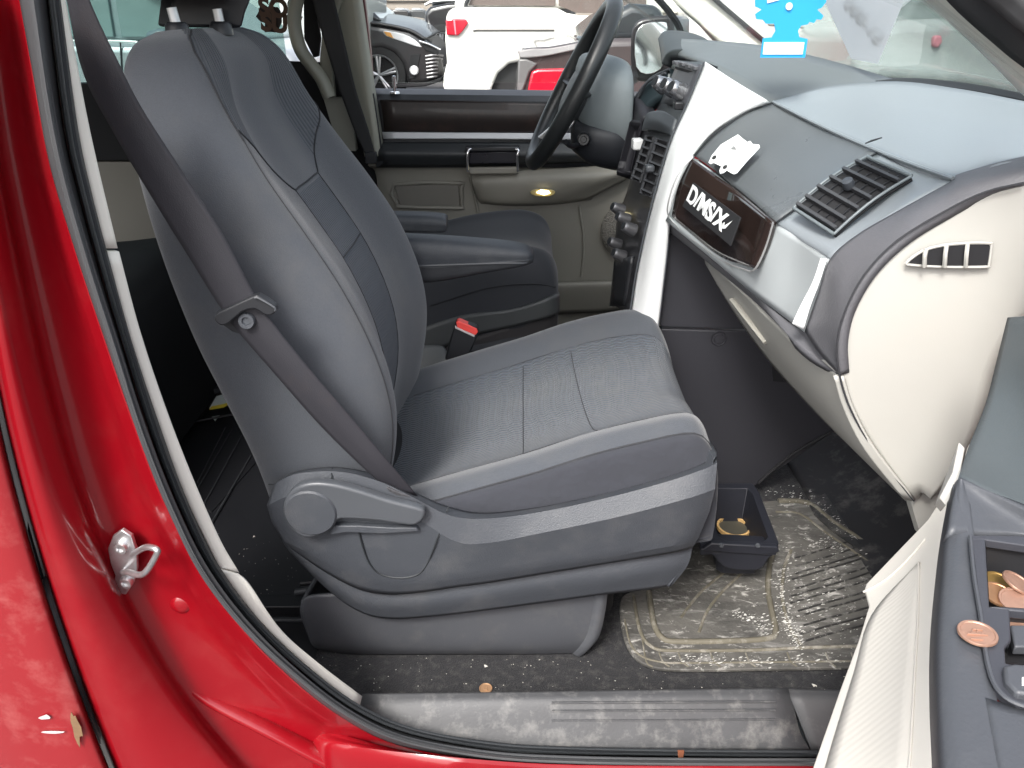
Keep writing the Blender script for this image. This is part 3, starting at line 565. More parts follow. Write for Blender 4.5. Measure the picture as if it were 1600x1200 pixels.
loft('seat_backrest',[[Vector((x+dx,y,z)) for dx,y in ((0,.98),(.1,.97),(.13,1.02),(.1,1.2),(.13,1.38),(.1,1.43),(0,1.42),(-.02,1.2))] for x,z in ((-.50,.66),(-.54,.8),(-.62,.95),(-.70,1.1),(-.73,1.17),(-.72,1.19))],DSEAT,ds)
poly('cushion_flap',[(745,372,1.38),(750,352,1.38),(753,344,1.38),(762,353,1.38),(790,356,1.38),(780,372,1.38)],DSEAT,ds,.01,bevel=.002)
poly('rear_cushion_edge',[(690,374,1.35),(740,362,1.35),(760,356,1.35),(760,380,1.35)],DSEAT,ds,.02,bevel=.002)
arm=[]
for x,(zt,zb) in ((-.40,(.873,.84)),(-.22,(.870,.833)),(-.175,(.868,.832)),(-.150,(.865,.832)),(-.142,(.86,.836))):
    w=.03 if x<-.14 else (.026 if x<-.125 else .014); h=zt-zb; c=1.0
    arm.append([Vector((x,c+dy*w,zb+dz*h)) for dy,dz in ((-.75,.0),(-1,.34),(-1.02,.70),(-.8,.93),(-.3,1),(.3,1),(.8,.93),(1.02,.7),(1,.4),(.75,.0))])
loft('armrest',arm,MGREY,ds,nu=4,nv=4)
surf('seat_rail',[[(645,540,.9),(690,540,.9),(700,555,.9)],[(640,590,.85),(690,565,.85),(700,560,.85)]],mat('pale_bracket',(.16,.165,.165),.5),ds,.01)
# ================================================================ DRIVER DOOR
dd=thing('driver_door','closed driver door with dark wood trim band, beige lower panel and lit courtesy lamp','car door',(.0,1.6,.4))
YD=1.58
surf('door_sill',[[(575,138,1.66),(700,139,1.66),(870,141,1.66),(1000,143,1.66)],[(580,147,1.60),(700,148,1.60),(870,150,1.60),(1000,152,1.60)],[(584,155,1.585),(700,157,1.585),(870,159,1.585),(1000,161,1.585)],[(588,262,1.585),(700,262,1.585),(870,262,1.585),(1000,262,1.585)]],DGREY,dd,.04,lin_v=True,angle=30)
surf('wood_band',[[(594,156,1.578),(720,158,1.578),(870,162,1.578)],[(598,180,1.572),(720,181,1.572),(870,184,1.572)],[(600,206,1.578),(720,207,1.578),(870,208,1.578)]],mat('dark_wood_print',(.015,.009,.008),.42,var=.5,vs=9,coat=.15,dirt=(.07,.035,.028),dirts=14,dirtamt=.5),dd,.008)
surf('silver_strip',[[(597,206,1.574),(720,207,1.574),(850,208,1.574),(900,208,1.574)],[(599,217,1.57),(720,217,1.57),(850,218,1.57),(900,218,1.57)]],mat('strip_silver',(.5,.51,.53),.4,metal=.3),dd,.008)
surf('grip_band',[[(585,222,1.575),(700,222,1.575),(850,222,1.575),(990,222,1.575)],[(588,240,1.55),(700,241,1.55),(850,242,1.55),(990,242,1.55)],[(592,260,1.57),(720,259,1.57),(850,256,1.57),(990,252,1.57)]],mat('grip_dark',(.028,.031,.034),.45,var=.1),dd,.02)
surf('lower_panel',[[(575,258,1.59),(720,258,1.59),(880,255,1.59),(1060,250,1.59)],[(590,290,1.60),(720,290,1.60),(880,290,1.60),(1060,290,1.60)],[(600,480,1.60),(720,480,1.60),(880,475,1.60),(1060,470,1.60)],[(600,620,1.60),(720,620,1.60),(880,620,1.60),(1060,620,1.60)]],BEIGE,dd,.03)
# bulge under the grip, recess, pocket
surf('armrest_bulge',[[(735,268,1.585),(850,264,1.57),(950,258,1.57),(1010,254,1.585)],[(738,285,1.56),(850,282,1.54),(940,278,1.54),(1000,268,1.57)],[(745,308,1.575),(790,315,1.56),(860,314,1.555),(930,306,1.57)],[(752,318,1.597),(790,321,1.59),(860,320,1.59),(925,312,1.597)]],BEIGE,dd,.01)
tube('map_pocket',[(616,288,1.596),(716,286,1.596),(721,292,1.596),(721,320,1.596),(716,325,1.596),(628,323,1.596),(620,318,1.596)],.006,BEIGE,dd,n=8,closed=True,sm=2)
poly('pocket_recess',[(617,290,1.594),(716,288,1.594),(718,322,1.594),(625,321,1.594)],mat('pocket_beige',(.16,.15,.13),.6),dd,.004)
cup=poly('pull_handle',[(733,237,1.54),(808,236,1.54),(810,256,1.54),(732,257,1.54)],mat('pull_cup_gloss',(.012,.012,.018),.25),dd,.02,bevel=.004)
poly('handle_bezel',[(729,262,1.545),(811,261,1.545),(810,272,1.545),(734,273,1.545)],BEIGE,dd,.02,bevel=.004)
for x in (732,810): tube('handle_end_trim',[(x-1,268,1.535),(x-1.5,245,1.53),(x,235,1.532),(x+(4 if x<800 else -4),233,1.535)],.004,CHROME,cup,n=8)
box('handle_top',P(770,232,1.55),(.15,.03,.014),BLACK,dd,bevel=.004)
lamp=poly('courtesy_lamp',[(828,301,1.535),(838,296,1.535),(860,296,1.535),(868,301,1.535),(860,307,1.535),(838,307,1.535)],mat('amber_lens',(.45,.36,.16),.3),dd,.01,bevel=.002,smooth=2)
poly('lamp_bulb',[(838,301,1.531),(845,297,1.531),(856,298,1.531),(860,302,1.531),(850,305,1.531)],mat('lit_bulb',(1,.87,.5),.4,var=0,emit=3.5),lamp,.006,bevel=.001)
lathe('speaker_grille',[(0,.012),(.07,.010),(.085,.003),(.088,-.002)],P(985,360,1.585),(0,-1,0),mat('speaker_mesh',(.17,.16,.14),.6,var=.2,bump=1,bs=260,bd=.003,voro=True),dd,n=48)
for (A,B) in (((735,262),(750,350)),): tube('panel_crease',[(733,272,1.585),(740,300,1.595),(750,345,1.598),(756,380,1.598)],.004,BEIGE,dd,n=8)
tube('panel_crease',[(905,322,1.597),(912,380,1.597),(908,432,1.597)],.003,BEIGE,dd,n=8)
surf('lower_ledge',[[(860,441,1.585),(930,439,1.585),(1010,436,1.585)],[(860,447,1.55),(930,445,1.55),(1010,443,1.55)],[(860,490,1.57),(930,488,1.57),(1010,480,1.57)]],BEIGE,dd,.02)
lk=lathe('lock_pin',[(0,.045),(.005,.043),(.0045,.02),(.004,.004),(.013,.003),(.014,-.002)],P(617,145,1.6),(0,0,1),CHROME,dd,n=20)
poly('door_window',[Vector((-.42,1.63,1.09)),Vector((.56,1.63,1.09)),Vector((.30,1.60,1.45)),Vector((-.42,1.60,1.45))],glass('clear_side_glass',(.93,.95,.94),.04),dd,.004,bevel=0)
poly('door_outer_skin',[Vector((-.42,1.67,.3)),Vector((.8,1.67,.3)),Vector((.8,1.67,1.03)),Vector((-.42,1.67,1.03))],RED,dd,.02)
# mirror outside driver window
wm=thing('wing_mirror','dark door mirror outside the driver window with pale reflection','wing mirror',P(1015,90,1.85))
poly('mirror_housing',[(984,60,1.85),(990,38,1.85),(1005,28,1.85),(1040,24,1.85),(1052,32,1.85),(1048,90,1.85),(1040,118,1.85),(1010,128,1.85),(986,118,1.85)],mat('dark_mirror_paint',(.025,.022,.025),.3,coat=.5),wm,bevel=.01,vec=(.08,.14,0),smooth=2)
poly('mirror_glass',[(x,y,1.845-(y-34)*.00025) for x,y in ((992,64),(998,44),(1012,36),(1036,34),(1043,42),(1040,84),(1032,108),(1010,116),(994,104))],mat('mirror_glass',(.75,.74,.72),.08,metal=1,var=.02),wm,.004,smooth=2)
tube('mirror_arm',[(985,118,1.87),(960,128,1.80),(930,140,1.70)],.03,MC['dark_mirror_paint'],wm,n=10)
# far A pillar + windshield
ap=van
surf('pillar_trim',[[(1020,-30,1.5),(1050,0,1.5),(1090,32,1.48),(1120,60,1.46),(1150,80,1.44)],[(1090,-30,1.48),(1116,0,1.48),(1160,38,1.46),(1200,70,1.44),(1230,95,1.42)]],PTR,ap,.03)
tube('glass_edge_seal',[(1092,-30,1.47),(1116,-2,1.47),(1160,36,1.45),(1200,70,1.43)],.006,SEALB,ap,n=6)
tube('quarter_window_bar',[(1020,-10,1.56),(1045,18,1.56),(1062,45,1.56),(1062,70,1.56)],.009,SEALB,ap,n=6)
ws=van
gl=glass('windshield_glass',(.94,.97,.965),.10)
surf('windshield',[[Vector((x,y,z)) for y,x,z in ((.02,.62,1.09),(.25,.77,1.10),(.8,.86,1.11),(1.35,.77,1.10),(1.6,.62,1.09))],[Vector((x-.62,y,z+.42)) for y,x,z in ((.06,.60,1.06),(.25,.69,1.07),(.8,.76,1.085),(1.35,.69,1.07),(1.55,.60,1.06))]],gl,ws,.004,raws=True)
surf('cowl_band',[[Vector((x,y,z)) for y,x,z in ((.02,.60,1.085),(.25,.75,1.095),(.8,.84,1.105),(1.35,.75,1.095),(1.6,.60,1.085))],[Vector((x-.055,y,z+.037)) for y,x,z in ((.02,.60,1.085),(.25,.75,1.095),(.8,.84,1.105),(1.35,.75,1.095),(1.6,.60,1.085))]],mat('frit_black',(.015,.02,.02),.3),ws,.003,raws=True)
surf('bonnet',[[Vector((.90,y,.90)) for y in (.1,.8,1.5)],[Vector((1.25,y,.85)) for y in (.08,.8,1.52)],[Vector((1.65,y,.78)) for y in (.1,.8,1.5)]],RED,van,.02,raws=True)
# ================================================================ DASHBOARD
da=thing('dashboard','grey and cream dashboard with silver centre panel, glovebox and side vents','dashboard',(.45,.8,.9))
surf('dash_centre_top',[[(1030,62,1.25),(1046,60,1.12),(1110,63,.97),(1200,72,.82),(1300,95,.70),(1392,122,.62),(1440,136,.56)],[(1045,88,1.1),(1066,91,.90),(1100,98,.70),(1150,127,.62),(1208,160,.56),(1300,134,.555),(1400,128,.52)]],mat('dash_centre_grey',(.125,.137,.14),.45,var=.04,bump=.3,bs=500,bd=.0005),da,.02,nu=8)
lid=surf('dash_passenger_top',[[(1208,158,.557),(1300,134,.555),(1400,127,.515),(1500,139,.43),(1590,156,.33),(1680,175,.24)],[(1210,160,.55),(1300,165,.52),(1400,178,.44),(1500,195,.34),(1600,205,.25),(1680,210,.19)],[(1212,161,.548),(1290,202,.46),(1370,237,.34),(1486,281,.18),(1560,257,.135),(1680,236,.11)]],DASHG,da,.02,nu=8)
surf('cowl_gap',[[(1368,126,.58),(1410,122,.56),(1460,124,.52),(1530,133,.44),(1600,146,.35),(1680,160,.26)],[(1368,128,.57),(1400,127,.53),(1500,139,.445),(1560,149,.38),(1610,159,.32),(1680,173,.25)]],mat('cowl_black',(.006,.007,.008),.6),da,.01)
tube('top_step_line',[(1208,159,.552),(1290,200,.455),(1370,235,.335),(1430,258,.25),(1489,279,.172)],.0022,DASHG,lid,n=6)
for k in range(3): tube('defrost_mark',[(1352+k*4,224-k*2,.338),(1372+k*3,217-k*1,.34)],.0009,PIPE,lid,n=4,sm=1)
surf('glovebox_upper',[[(1208,160,.556),(1250,181,.51),(1300,206,.45),(1371,237,.338)],[(1165,176,.566),(1215,203,.515),(1262,232,.44),(1325,266,.325)],[(1117,209,.573),(1165,240,.52),(1208,270,.425),(1275,303,.308)],[(1084,243,.58),(1122,270,.53),(1165,305,.425),(1213,346,.30)]],mat('glovebox_grey',(.10,.108,.115),.28,var=.04,bump=.35,bs=520,bd=.0005),da,.02)
tube('glovebox_gap',[(1208,160,.554),(1165,176,.563),(1117,209,.570),(1084,243,.577)],.0013,SEALB,da,n=5)
tube('glovebox_gap',[(1371,238,.336),(1325,266,.322),(1275,303,.305),(1240,328,.30),(1213,347,.297)],.0013,SEALB,da,n=5)
surf('vent_surround',[[(1372,238,.338),(1430,262,.26),(1488,283,.178)],[(1327,267,.325),(1385,290,.25),(1440,310,.178)],[(1276,304,.308),(1335,335,.245),(1375,350,.185)],[(1214,348,.30),(1255,374,.25),(1298,403,.192)]],DASHG,da,.02)
# side-window vent in the dash face

vc=[(1356,250,.288),(1426,281,.222),(1305,371,.218),(1242,330,.278)]
v4=PP(vc); nrm=((v4[1]-v4[0]).cross(v4[3]-v4[0])).normalized()
if nrm.dot(CAM-v4[0])<0: nrm=-nrm
def VQ(s,t,h=0):  # s along 0->1 (long side), t 0->3
    mid=math.sin(math.pi*t)*.006
    return (v4[0].lerp(v4[1],s)).lerp(v4[3].lerp(v4[2],s),t)+nrm*(h+mid)
vt=surf('air_vent',[[VQ(s,t,.002) for s in (0,.5,1)] for t in (0,.25,.5,.75,1)],BLACKM,da,.004,raws=True)
fr=mat('vent_rim',(.13,.15,.16),.35,var=.04)
for s in (0,1): tube('vent_rim',[VQ(s,t,.006) for t in (0,.25,.5,.75,1)],.0018,fr,vt,n=8,raws=True)
for t in (0,1): tube('vent_rim',[VQ(s,t,.006) for s in (0,.5,1)],.0022,fr,vt,n=8,raws=True)
for t in (.12,.29,.46,.63,.80,.93):
    a,b=VQ(.02,t,.003),VQ(.98,t,.003); d=nrm*.008; e=(VQ(.5,t+.022)-VQ(.5,t-.012))
    raw('slat',[a,b,b+e+d*.2,a+e+d*.2,a+d,b+d,b+e+d,a+e+d],[(0,1,2,3),(4,5,6,7),(0,1,5,4),(2,3,7,6),(0,3,7,4),(1,2,6,5)],DGREY,vt)
for s in (.2,.4,.6,.8): tube('vane',[VQ(s,t,.0035) for t in (.05,.3,.5,.7,.95)],.001,BLACK,vt,n=5,raws=True)
lathe('vent_knob',[(0,.012),(.006,.011),(.007,.004),(.006,0)],VQ(.48,.48,.008),nrm,MGREY,vt,n=20)
# end cap band + cream cap
surf('end_band',[[(1690,232,.10),(1600,244,.13),(1500,271,.165),(1486,283,.172),(1400,331,.18),(1340,366,.185),(1298,403,.19),(1279,455,.195),(1257,518,.20)],
 [(1690,255,.08),(1600,264,.10),(1515,286,.125),(1470,306,.14),(1410,345,.145),(1350,392,.15),(1312,440,.15),(1293,490,.155),(1280,552,.16)],
 [(1690,280,.075),(1600,286,.09),(1540,300,.105),(1480,328,.115),(1402,376,.12),(1350,430,.12),(1319,490,.12),(1308,540,.12),(1312,587,.12)]],mat('band_grey_grain',(.105,.105,.114),.5,var=.06,bump=.7,bs=420,bd=.0007),da,.012,nu=6)
cap=surf('end_cap',[[(1690,281,.079),(1600,287,.094),(1540,301,.109),(1480,329,.119),(1402,377,.124),(1350,431,.124),(1320,490,.124),(1309,540,.124),(1313,586,.124),(1330,640,.124),(1365,700,.124),(1428,782,.118)],
 [(1700,330,.075),(1620,340,.092),(1570,360,.106),(1530,380,.115),(1490,410,.119),(1455,445,.120),(1430,490,.120),(1418,540,.120),(1412,590,.120),(1415,650,.120),(1430,700,.119),(1440,770,.116)],
 [(1700,480,.075),(1650,490,.088),(1620,500,.1),(1605,510,.106),(1592,520,.11),(1580,540,.112),(1565,570,.113),(1553,600,.113),(1543,640,.113),(1525,690,.113),(1495,735,.113),(1455,780,.114)]],CREAM,da,.01,nu=4,nv=6)
poly('kick_trim',[(1424,784,.135),(1470,740,.135),(1600,320,.135),(1720,300,.135),(1720,800,.135),(1500,800,.13),(1440,842,.128),(1428,800,.13)],CREAM,da,.02,bevel=.002)
tube('cap_gap',[(1600,286,.088),(1540,300,.103),(1480,328,.113),(1402,376,.118),(1350,430,.118),(1319,490,.118),(1308,540,.118),(1312,587,.118),(1330,642,.119),(1365,702,.119),(1428,783,.114)],.0012,PIPE,da,n=5)
poly('cap_vent_opening',[(1418,410,.115),(1440,394,.114),(1470,385,.113),(1510,381,.111),(1544,381,.109),(1547,385,.109),(1543,415,.109),(1480,416,.113),(1425,414,.115)],BLACKM,cap,.002,bevel=0)
for x,y0 in ((1447,390),(1479,384),(1512,381)): tube('cap_vent_bar',[(x,y0,.109),(x-2,400,.106),(x-3,417,.109)],.0022,CREAM,cap,n=6)
tube('cap_vent_rim',[(1417,410,.115),(1440,393,.114),(1470,384,.113),(1510,380,.111),(1544,380,.109),(1549,384,.109),(1545,414,.109),(1540,417,.109),(1480,417,.113),(1425,414,.115)],.0016,CREAM,cap,n=6,closed=True)
# glovebox door
surf('silver_panel',[[(1084,247,.584),(1148,296,.474),(1214,350,.306),(1255,376,.255),(1294,405,.20)],[(1062,295,.586),(1125,345,.476),(1185,398,.33),(1240,430,.27),(1281,456,.207)],[(1040,345,.588),(1108,401,.478),(1172,455,.35),(1222,493,.28),(1257,519,.212)]],mat('grey_silver_panel',(.40,.43,.44),.4,metal=.1,var=.03),da,.012)
surf('silver_edge',[[(1282,404,.195),(1270,440,.196),(1250,480,.198),(1238,506,.2)],[(1292,405,.192),(1281,440,.193),(1266,480,.195),(1256,515,.198)]],mat('bright_edge',(.8,.81,.82),.35),da,.004)
wt=surf('wood_trim',[[(1080,247,.575),(1112,270,.52),(1150,297,.455),(1206,347,.30)],[(1060,290,.572),(1095,318,.51),(1135,350,.44),(1197,382,.305)],[(1049,338,.575),(1085,370,.52),(1128,402,.44),(1178,419,.315)]],WOOD,da,.006)
tube('wood_trim_edge',[(1083,245,.573),(1058,275,.573),(1043,322,.573),(1050,345,.573),(1085,376,.52),(1130,408,.44),(1160,420,.35),(1178,422,.313),(1195,390,.305),(1208,348,.298)],.0013,mat('trim_edge_metal',(.5,.5,.5),.3,metal=.6),wt,n=6)
surf('glovebox_lower_edge',[[(1043,343,.602),(1048,350,.60),(1110,403,.482),(1174,457,.352),(1224,495,.282),(1258,520,.214)],[(1044,360,.61),(1050,366,.61),(1108,412,.5),(1180,472,.36),(1240,532,.22),(1312,588,.13)]],MC['band_grey_grain'],da,.012)
surf('glovebox_bottom',[[(1100,402,.52),(1165,462,.40),(1240,534,.24),(1312,588,.132),(1365,702,.13),(1428,783,.122)],[(1101,407,.54),(1152,466,.46),(1215,545,.33),(1288,632,.21),(1350,712,.17),(1422,783,.15)],[(1102,412,.56),(1138,475,.52),(1192,553,.46),(1262,632,.35),(1330,700,.26),(1415,783,.18)]],CREAM,da,.012)
tube('glovebox_latch',[(1145,468,.478),(1170,500,.43),(1198,535,.385)],.006,mat('pale_latch',(.36,.35,.31),.5),da,n=10,flat=.6)
surf('glovebox_side_rib',[[(1302,588,.125),(1318,640,.125),(1350,702,.122),(1412,780,.118)],[(1317,590,.119),(1333,640,.119),(1367,702,.117),(1430,784,.113)]],CREAM,da,.006)
# silver centre strip
surf('centre_strip',[[(1102,96,.655),(1076,160,.645),(1050,218,.64),(1028,290,.64),(1010,360,.64),(995,430,.64),(985,500,.64),(975,560,.64)],[(1149,127,.60),(1110,171,.61),(1070,220,.61),(1046,280,.605),(1025,350,.605),(1012,430,.61),(1004,500,.615),(996,560,.62)],[(1198,156,.545),(1147,181,.572),(1102,218,.594),(1064,270,.592),(1046,330,.59),(1040,395,.592),(1028,500,.60),(1018,560,.605)]],SILVER,da,.012,nu=8)
tube('strip_edge',[(1100,98,.652),(1074,160,.642),(1048,217,.637),(1026,290,.637),(1008,360,.637),(993,430,.637),(983,500,.637)],.0016,LEVERM,da,n=5)
# console side
CON=mat('console_dark',(.024,.024,.03),.6,var=.08,bump=.4,bs=700,bd=.0004)
poly('console_side',[(1028,502,.632),(1042,400,.632),(1050,350,.632),(1105,400,.632),(1250,505,.632),(1345,505,.632),(1345,520,.632),(1034,511,.632)],CON,da,.02,bevel=.002)
poly('console_side_lower',[(1034,514,.635),(1345,523,.635),(1480,640,.635),(1310,670,.635),(1190,752,.635),(1100,812,.635),(1000,812,.635),(960,700,.635),(1000,560,.635)],CON,da,.02,bevel=.002)
lathe('console_plug',[(0,.003),(.008,.003),(.009,.0),(.0125,.0),(.0135,.002),(.0145,-.002)],P(1123,529,.634),(0,-1,0),CON,da,n=28)
poly('console_notch',[(1206,570,.634),(1250,590,.634),(1250,600,.634),(1208,596,.634)],BLACKM,da,.004)
tube('console_lower_edge',[(1185,755,.632),(1215,728,.632),(1250,702,.632),(1312,668,.632)],.003,BLACKM,da,n=6)
# centre stack
STK=mat('stack_black',(.020,.020,.023),.38,var=.1,coat=.15)
surf('centre_stack',[[(1104,97,.66),(1077,162,.65),(1051,218,.645),(1029,290,.645),(1011,360,.645),(994,430,.645),(980,500,.645)],[(1082,92,.80),(1055,155,.80),(1028,205,.80),(1005,290,.80),(986,345,.80),(975,420,.80),(965,480,.80)],[(1062,95,.95),(1032,160,.95),(1002,212,.95),(982,292,.95),(964,345,.95),(960,400,.95),(952,478,.95)]],STK,da,.02,nu=6)
surf('radio_face',[[(1060,94,.86),(1096,101,.665)],[(1032,160,.86),(1070,168,.665)]],mat('radio_grey',(.07,.07,.08),.45),da,.006)
poly('disc_slot',[(1056,104,.845),(1084,112,.70),(1083,116,.70),(1055,108,.845)],BLACKM,da,.003)
for x,y,Y in ((1058,98,.84),(1068,100,.79),(1078,103,.74),(1087,106,.70)): box('radio_button',P(x,y,Y-.004),(.012,.03,.006),mat('button_grey',(.11,.11,.12),.5),da,bevel=.001)
def knob(x,y,Y,r,m=mat('smoked_chrome',(.4,.4,.42),.22,metal=.8),par=da,ax=(-.86,-.25,.42)):
    k=lathe('control_knob',[(0,.02),(r*.72,.02),(r*.86,.017),(r*.9,.012),(r*1.05,.004),(r*1.1,-.004)],P(x,y,Y),ax,m,par,n=24)
    lathe('knob_face',[(0,.0215),(r*.6,.0215),(r*.62,.019)],P(x,y,Y),ax,BLACK,k,n=24)
for x,y,Y in ((1037,134,.84),(1051,138,.77),(1063,143,.71)): knob(x,y,Y,.0145)
box('hazard_switch',P(1062,165,.69),(.02,.02,.012),STK,da)
hood=surf('centre_hood',[[(1008,182,.86),(1015,175,.82),(1035,173,.75),(1055,184,.68)],[(1004,196,.86),(1012,188,.80),(1030,190,.73),(1051,200,.67)],[(1002,204,.86),(1010,202,.8),(1030,206,.73),(1048,212,.67)]],mat('hood_grey',(.05,.056,.063),.4),da,.015)
for (a,b,c_,d) in (((1010,212),(1022,214),(1000,285),(987,280)),((1026,216),(1046,222),(1018,308),(1001,302))):
    cx=(a[0]+b[0]+c_[0]+d[0])/4; Yv=.80 if cx<1012 else .70
    poly('stack_vent',[(a[0],a[1],Yv),(b[0],b[1],Yv-.02),(c_[0],c_[1],Yv-.02),(d[0],d[1],Yv)],BLACKM,da,.004)
    for k in range(6):
        t=(k+.5)/6; l=(a[0]+(d[0]-a[0])*t,a[1]+(d[1]-a[1])*t); r_=(b[0]+(c_[0]-b[0])*t,b[1]+(c_[1]-b[1])*t)
        tube('stack_vent_slat',[(l[0],l[1],Yv-.008),(r_[0],r_[1]+2,Yv-.028)],.004,DGREY,da,n=6,sm=1,flat=.5)
    tube('stack_vent_rim',[(a[0],a[1],Yv-.006),(b[0],b[1],Yv-.026),(c_[0],c_[1],Yv-.026),(d[0],d[1],Yv-.006)],.003,DGREY,da,n=6,sm=1,closed=True)
box('vent_thumbwheel',P(1015,263,.68),(.015,.02,.012),LEVERM,da,bevel=.003)
box('mode_switch',P(996,225,.86),(.02,.03,.02),SILVER,da,bevel=.003)
for x,y,Y in ((970,328,.84),(978,343,.78),(988,359,.71),(965,382,.84),(972,400,.77)): knob(x,y,Y,.011,mat('dark_chrome_knob',(.2,.2,.21),.3,metal=.7))
surf('lower_pocket',[[(985,400,.70),(960,408,.84)],[(975,478,.70),(956,475,.84)]],BLACK,da,.01)
# instrument hood & column
GAU=mat('gauge_hood_grey',(.05,.057,.06),.5,var=.06,bump=.3,bs=500)
surf('gauge_hood',[[(1028,60,1.2),(1040,48,1.2),(1075,50,1.15),(1105,62,1.05),(1110,78,1.0)],[(1032,82,1.1),(1040,64,1.1),(1068,62,1.05),(1096,72,.98),(1106,86,.92)],[(1034,100,1.0),(1044,84,.98),(1062,78,.95),(1085,82,.90),(1102,94,.80)]],GAU,da,.02)
surf('gauge_face',[[(1046,106,1.0),(1018,122,1.05),(1000,140,1.08),(985,165,1.1)],[(1040,150,.97),(1020,160,1.0),(1003,175,1.02),(990,205,1.05)]],mat('gauge_dark',(.02,.03,.035),.3),da,.02)
for dx in (0,6): tube('gauge_bezel',[(1046-dx,108+dx,.99),(1018-dx,122+dx,1.03),(998,145+dx,1.06),(984,168+dx,1.08)],.003,LEVERM,da,n=6)
surf('knee_panel',[[(940,205,1.12),(985,150,1.1),(1003,180,.96),(1005,205,.96)],[(950,240,1.1),(975,235,1.05),(990,240,.96),(990,260,.96)],[(945,262,1.12),(965,265,1.06),(985,266,.96),(984,280,.96)]],mat('knee_dark',(.02,.02,.025),.5),da,.03)
sc_=da
CW=mat('column_grey',(.16,.185,.195),.5,var=.05,bump=.3,bs=500)
loft('column_shroud',[[Vector((x,1.12+dy,z+dz)) for dy,dz in ((-.09*k,.0),(-.075*k,.07*k),(0,.10*k),(.075*k,.07*k),(.09*k,0),(.07*k,-.07*k),(0,-.085*k),(-.07*k,-.07*k))] for x,z,k in ((.14,1.10,.62),(.15,1.10,.82),(.18,1.09,.96),(.225,1.075,1.02),(.25,1.065,1.0),(.255,1.062,.9))],CW,sc_)
loft('lower_shroud',[[Vector((x,1.12+dy,z+dz)) for dy,dz in ((-.085*k,.02),(0,.03),(.085*k,.02),(.07*k,-.05*k),(0,-.065*k),(-.07*k,-.05*k))] for x,z,k in ((.135,1.03,.7),(.17,1.02,.95),(.22,1.01,1.0),(.25,1.0,.9))],mat('lower_column_black',(.018,.02,.025),.5),sc_)
lathe('ignition_lock',[(0,.004),(.006,.004),(.007,.0),(.011,.0),(.012,.004),(.014,-.004)],P(912,218,1.02),(-.2,-1,.1),BLACK,sc_,n=24)
tube('stalk',[(905,225,1.03),(893,228,1.0),(884,222,.98)],.006,BLACK,sc_,n=8)
# wheel
sw=thing('steering_wheel','black leather steering wheel seen edge on behind the passenger seat','steering wheel',(.135,1.12,1.118))
SWM=mat('wheel_leather',(.02,.022,.023),.35,var=.1,bump=.3,bs=500)
C=Vector((.131,1.13,1.118)); U=Vector((.46,0,.888)).normalized(); Wd=Vector((0,1,0)); Nn=U.cross(Wd)  # face normal
if Nn.x>0: Nn=-Nn
RW=.180
ring=[C+U*math.cos(t)*RW+Wd*math.sin(t)*RW for t in [2*math.pi*k/40 for k in range(40)]]
rim=tube('wheel_rim',ring,.0180,SWM,sw,n=14,sm=1,closed=True,raws=True)
tube('rim_seam',[q+(C-q).normalized()*.0135+Nn*.006 for q in ring],.0012,PIPE,rim,n=4,sm=1,closed=True,raws=True)
q=Matrix((tuple(Wd),tuple(U),tuple(Nn))).transposed()
loft('airbag_cover',[[C+Nn*h+Wd*math.cos(t)*r*1.1+U*math.sin(t)*r*.9 for t in [2*math.pi*k/12 for k in range(12)]] for r,h in ((.05,-.05),(.075,-.045),(.082,-.02),(.07,.0),(.04,.006))],mat('airbag_grey',(.05,.055,.06),.5),sw)
for ang in (0,180,235,305):
    d=Wd*math.cos(R(ang))+U*math.sin(R(ang)); tube('spoke',[C+d*.06-Nn*.03,C+d*.12-Nn*.015,C+d*.17],lambda t:.016-.004*t,SILVER if ang>200 else STK,sw,n=10,raws=True,flat=.5)
# ================================================================ SMALL THINGS ON THE DASH
fr_=thing('air_freshener','bright blue tree shaped card air freshener hanging above the dashboard','air freshener',P(1228,45,.5))
A_=[(1176,-40),(1205,-60),(1255,-62),(1282,-38),(1290,-12),(1291,3),(1284,12),(1277,15),(1287,25),(1283,31),(1276,30),(1272,36),(1265,34),(1262,38),(1252,40),(1247,48),(1249,58),(1262,61),(1258,90),(1188,90),(1192,60),(1206,58),(1212,48),(1210,37),(1197,37),(1192,31),(1182,30),(1180,22),(1190,15),(1180,10),(1180,0),(1184,-15)]
fb=poly('card',[(x,y,.50) for x,y in A_],BLUE,fr_,.0015,bevel=0)
poly('white_panel',[(1194,66,.4985),(1257,66,.4985),(1254,85,.4985),(1192,85,.4985)],WHITE,fr_,.0008,bevel=0)
poly('white_panel',[(1197,-20,.4985),(1215,-22,.4985),(1218,0,.4985),(1199,5,.4985)],WHITE,fr_,.0008,bevel=0)
lathe('emblem',[(0,.001),(.0045,.001),(.005,0)],P(1233,10,.4985),(0,-1,0),mat('emblem_pale',(.6,.72,.8),.4),fr_,n=20)
tube('string',[(1230,-60,.5),(1228,-200,.52),(1222,-420,.6)],.0006,WHITE,fr_,n=4)
pp=thing('windshield_paper','white paper sheet with printed digits propped against the windshield','paper sheet',P(1360,60,.6))
_n=PAPER.node_tree; _t=_n.nodes.new('ShaderNodeBsdfTranslucent'); _t.inputs[0].default_value=(.95,.95,.95,1); _m=_n.nodes.new('ShaderNodeMixShader'); _m.inputs[0].default_value=.85
_n.links.new(_n.nodes['Principled BSDF'].outputs[0],_m.inputs[1]); _n.links.new(_t.outputs[0],_m.inputs[2]); _n.links.new(_m.outputs[0],_n.nodes['Material Output'].inputs[0])
pc=[(1282,-12,.72),(1418,-12,.52),(1372,100,.585),(1330,92,.66)]
poly('sheet',pc,PAPER,pp,.0006,bevel=0)
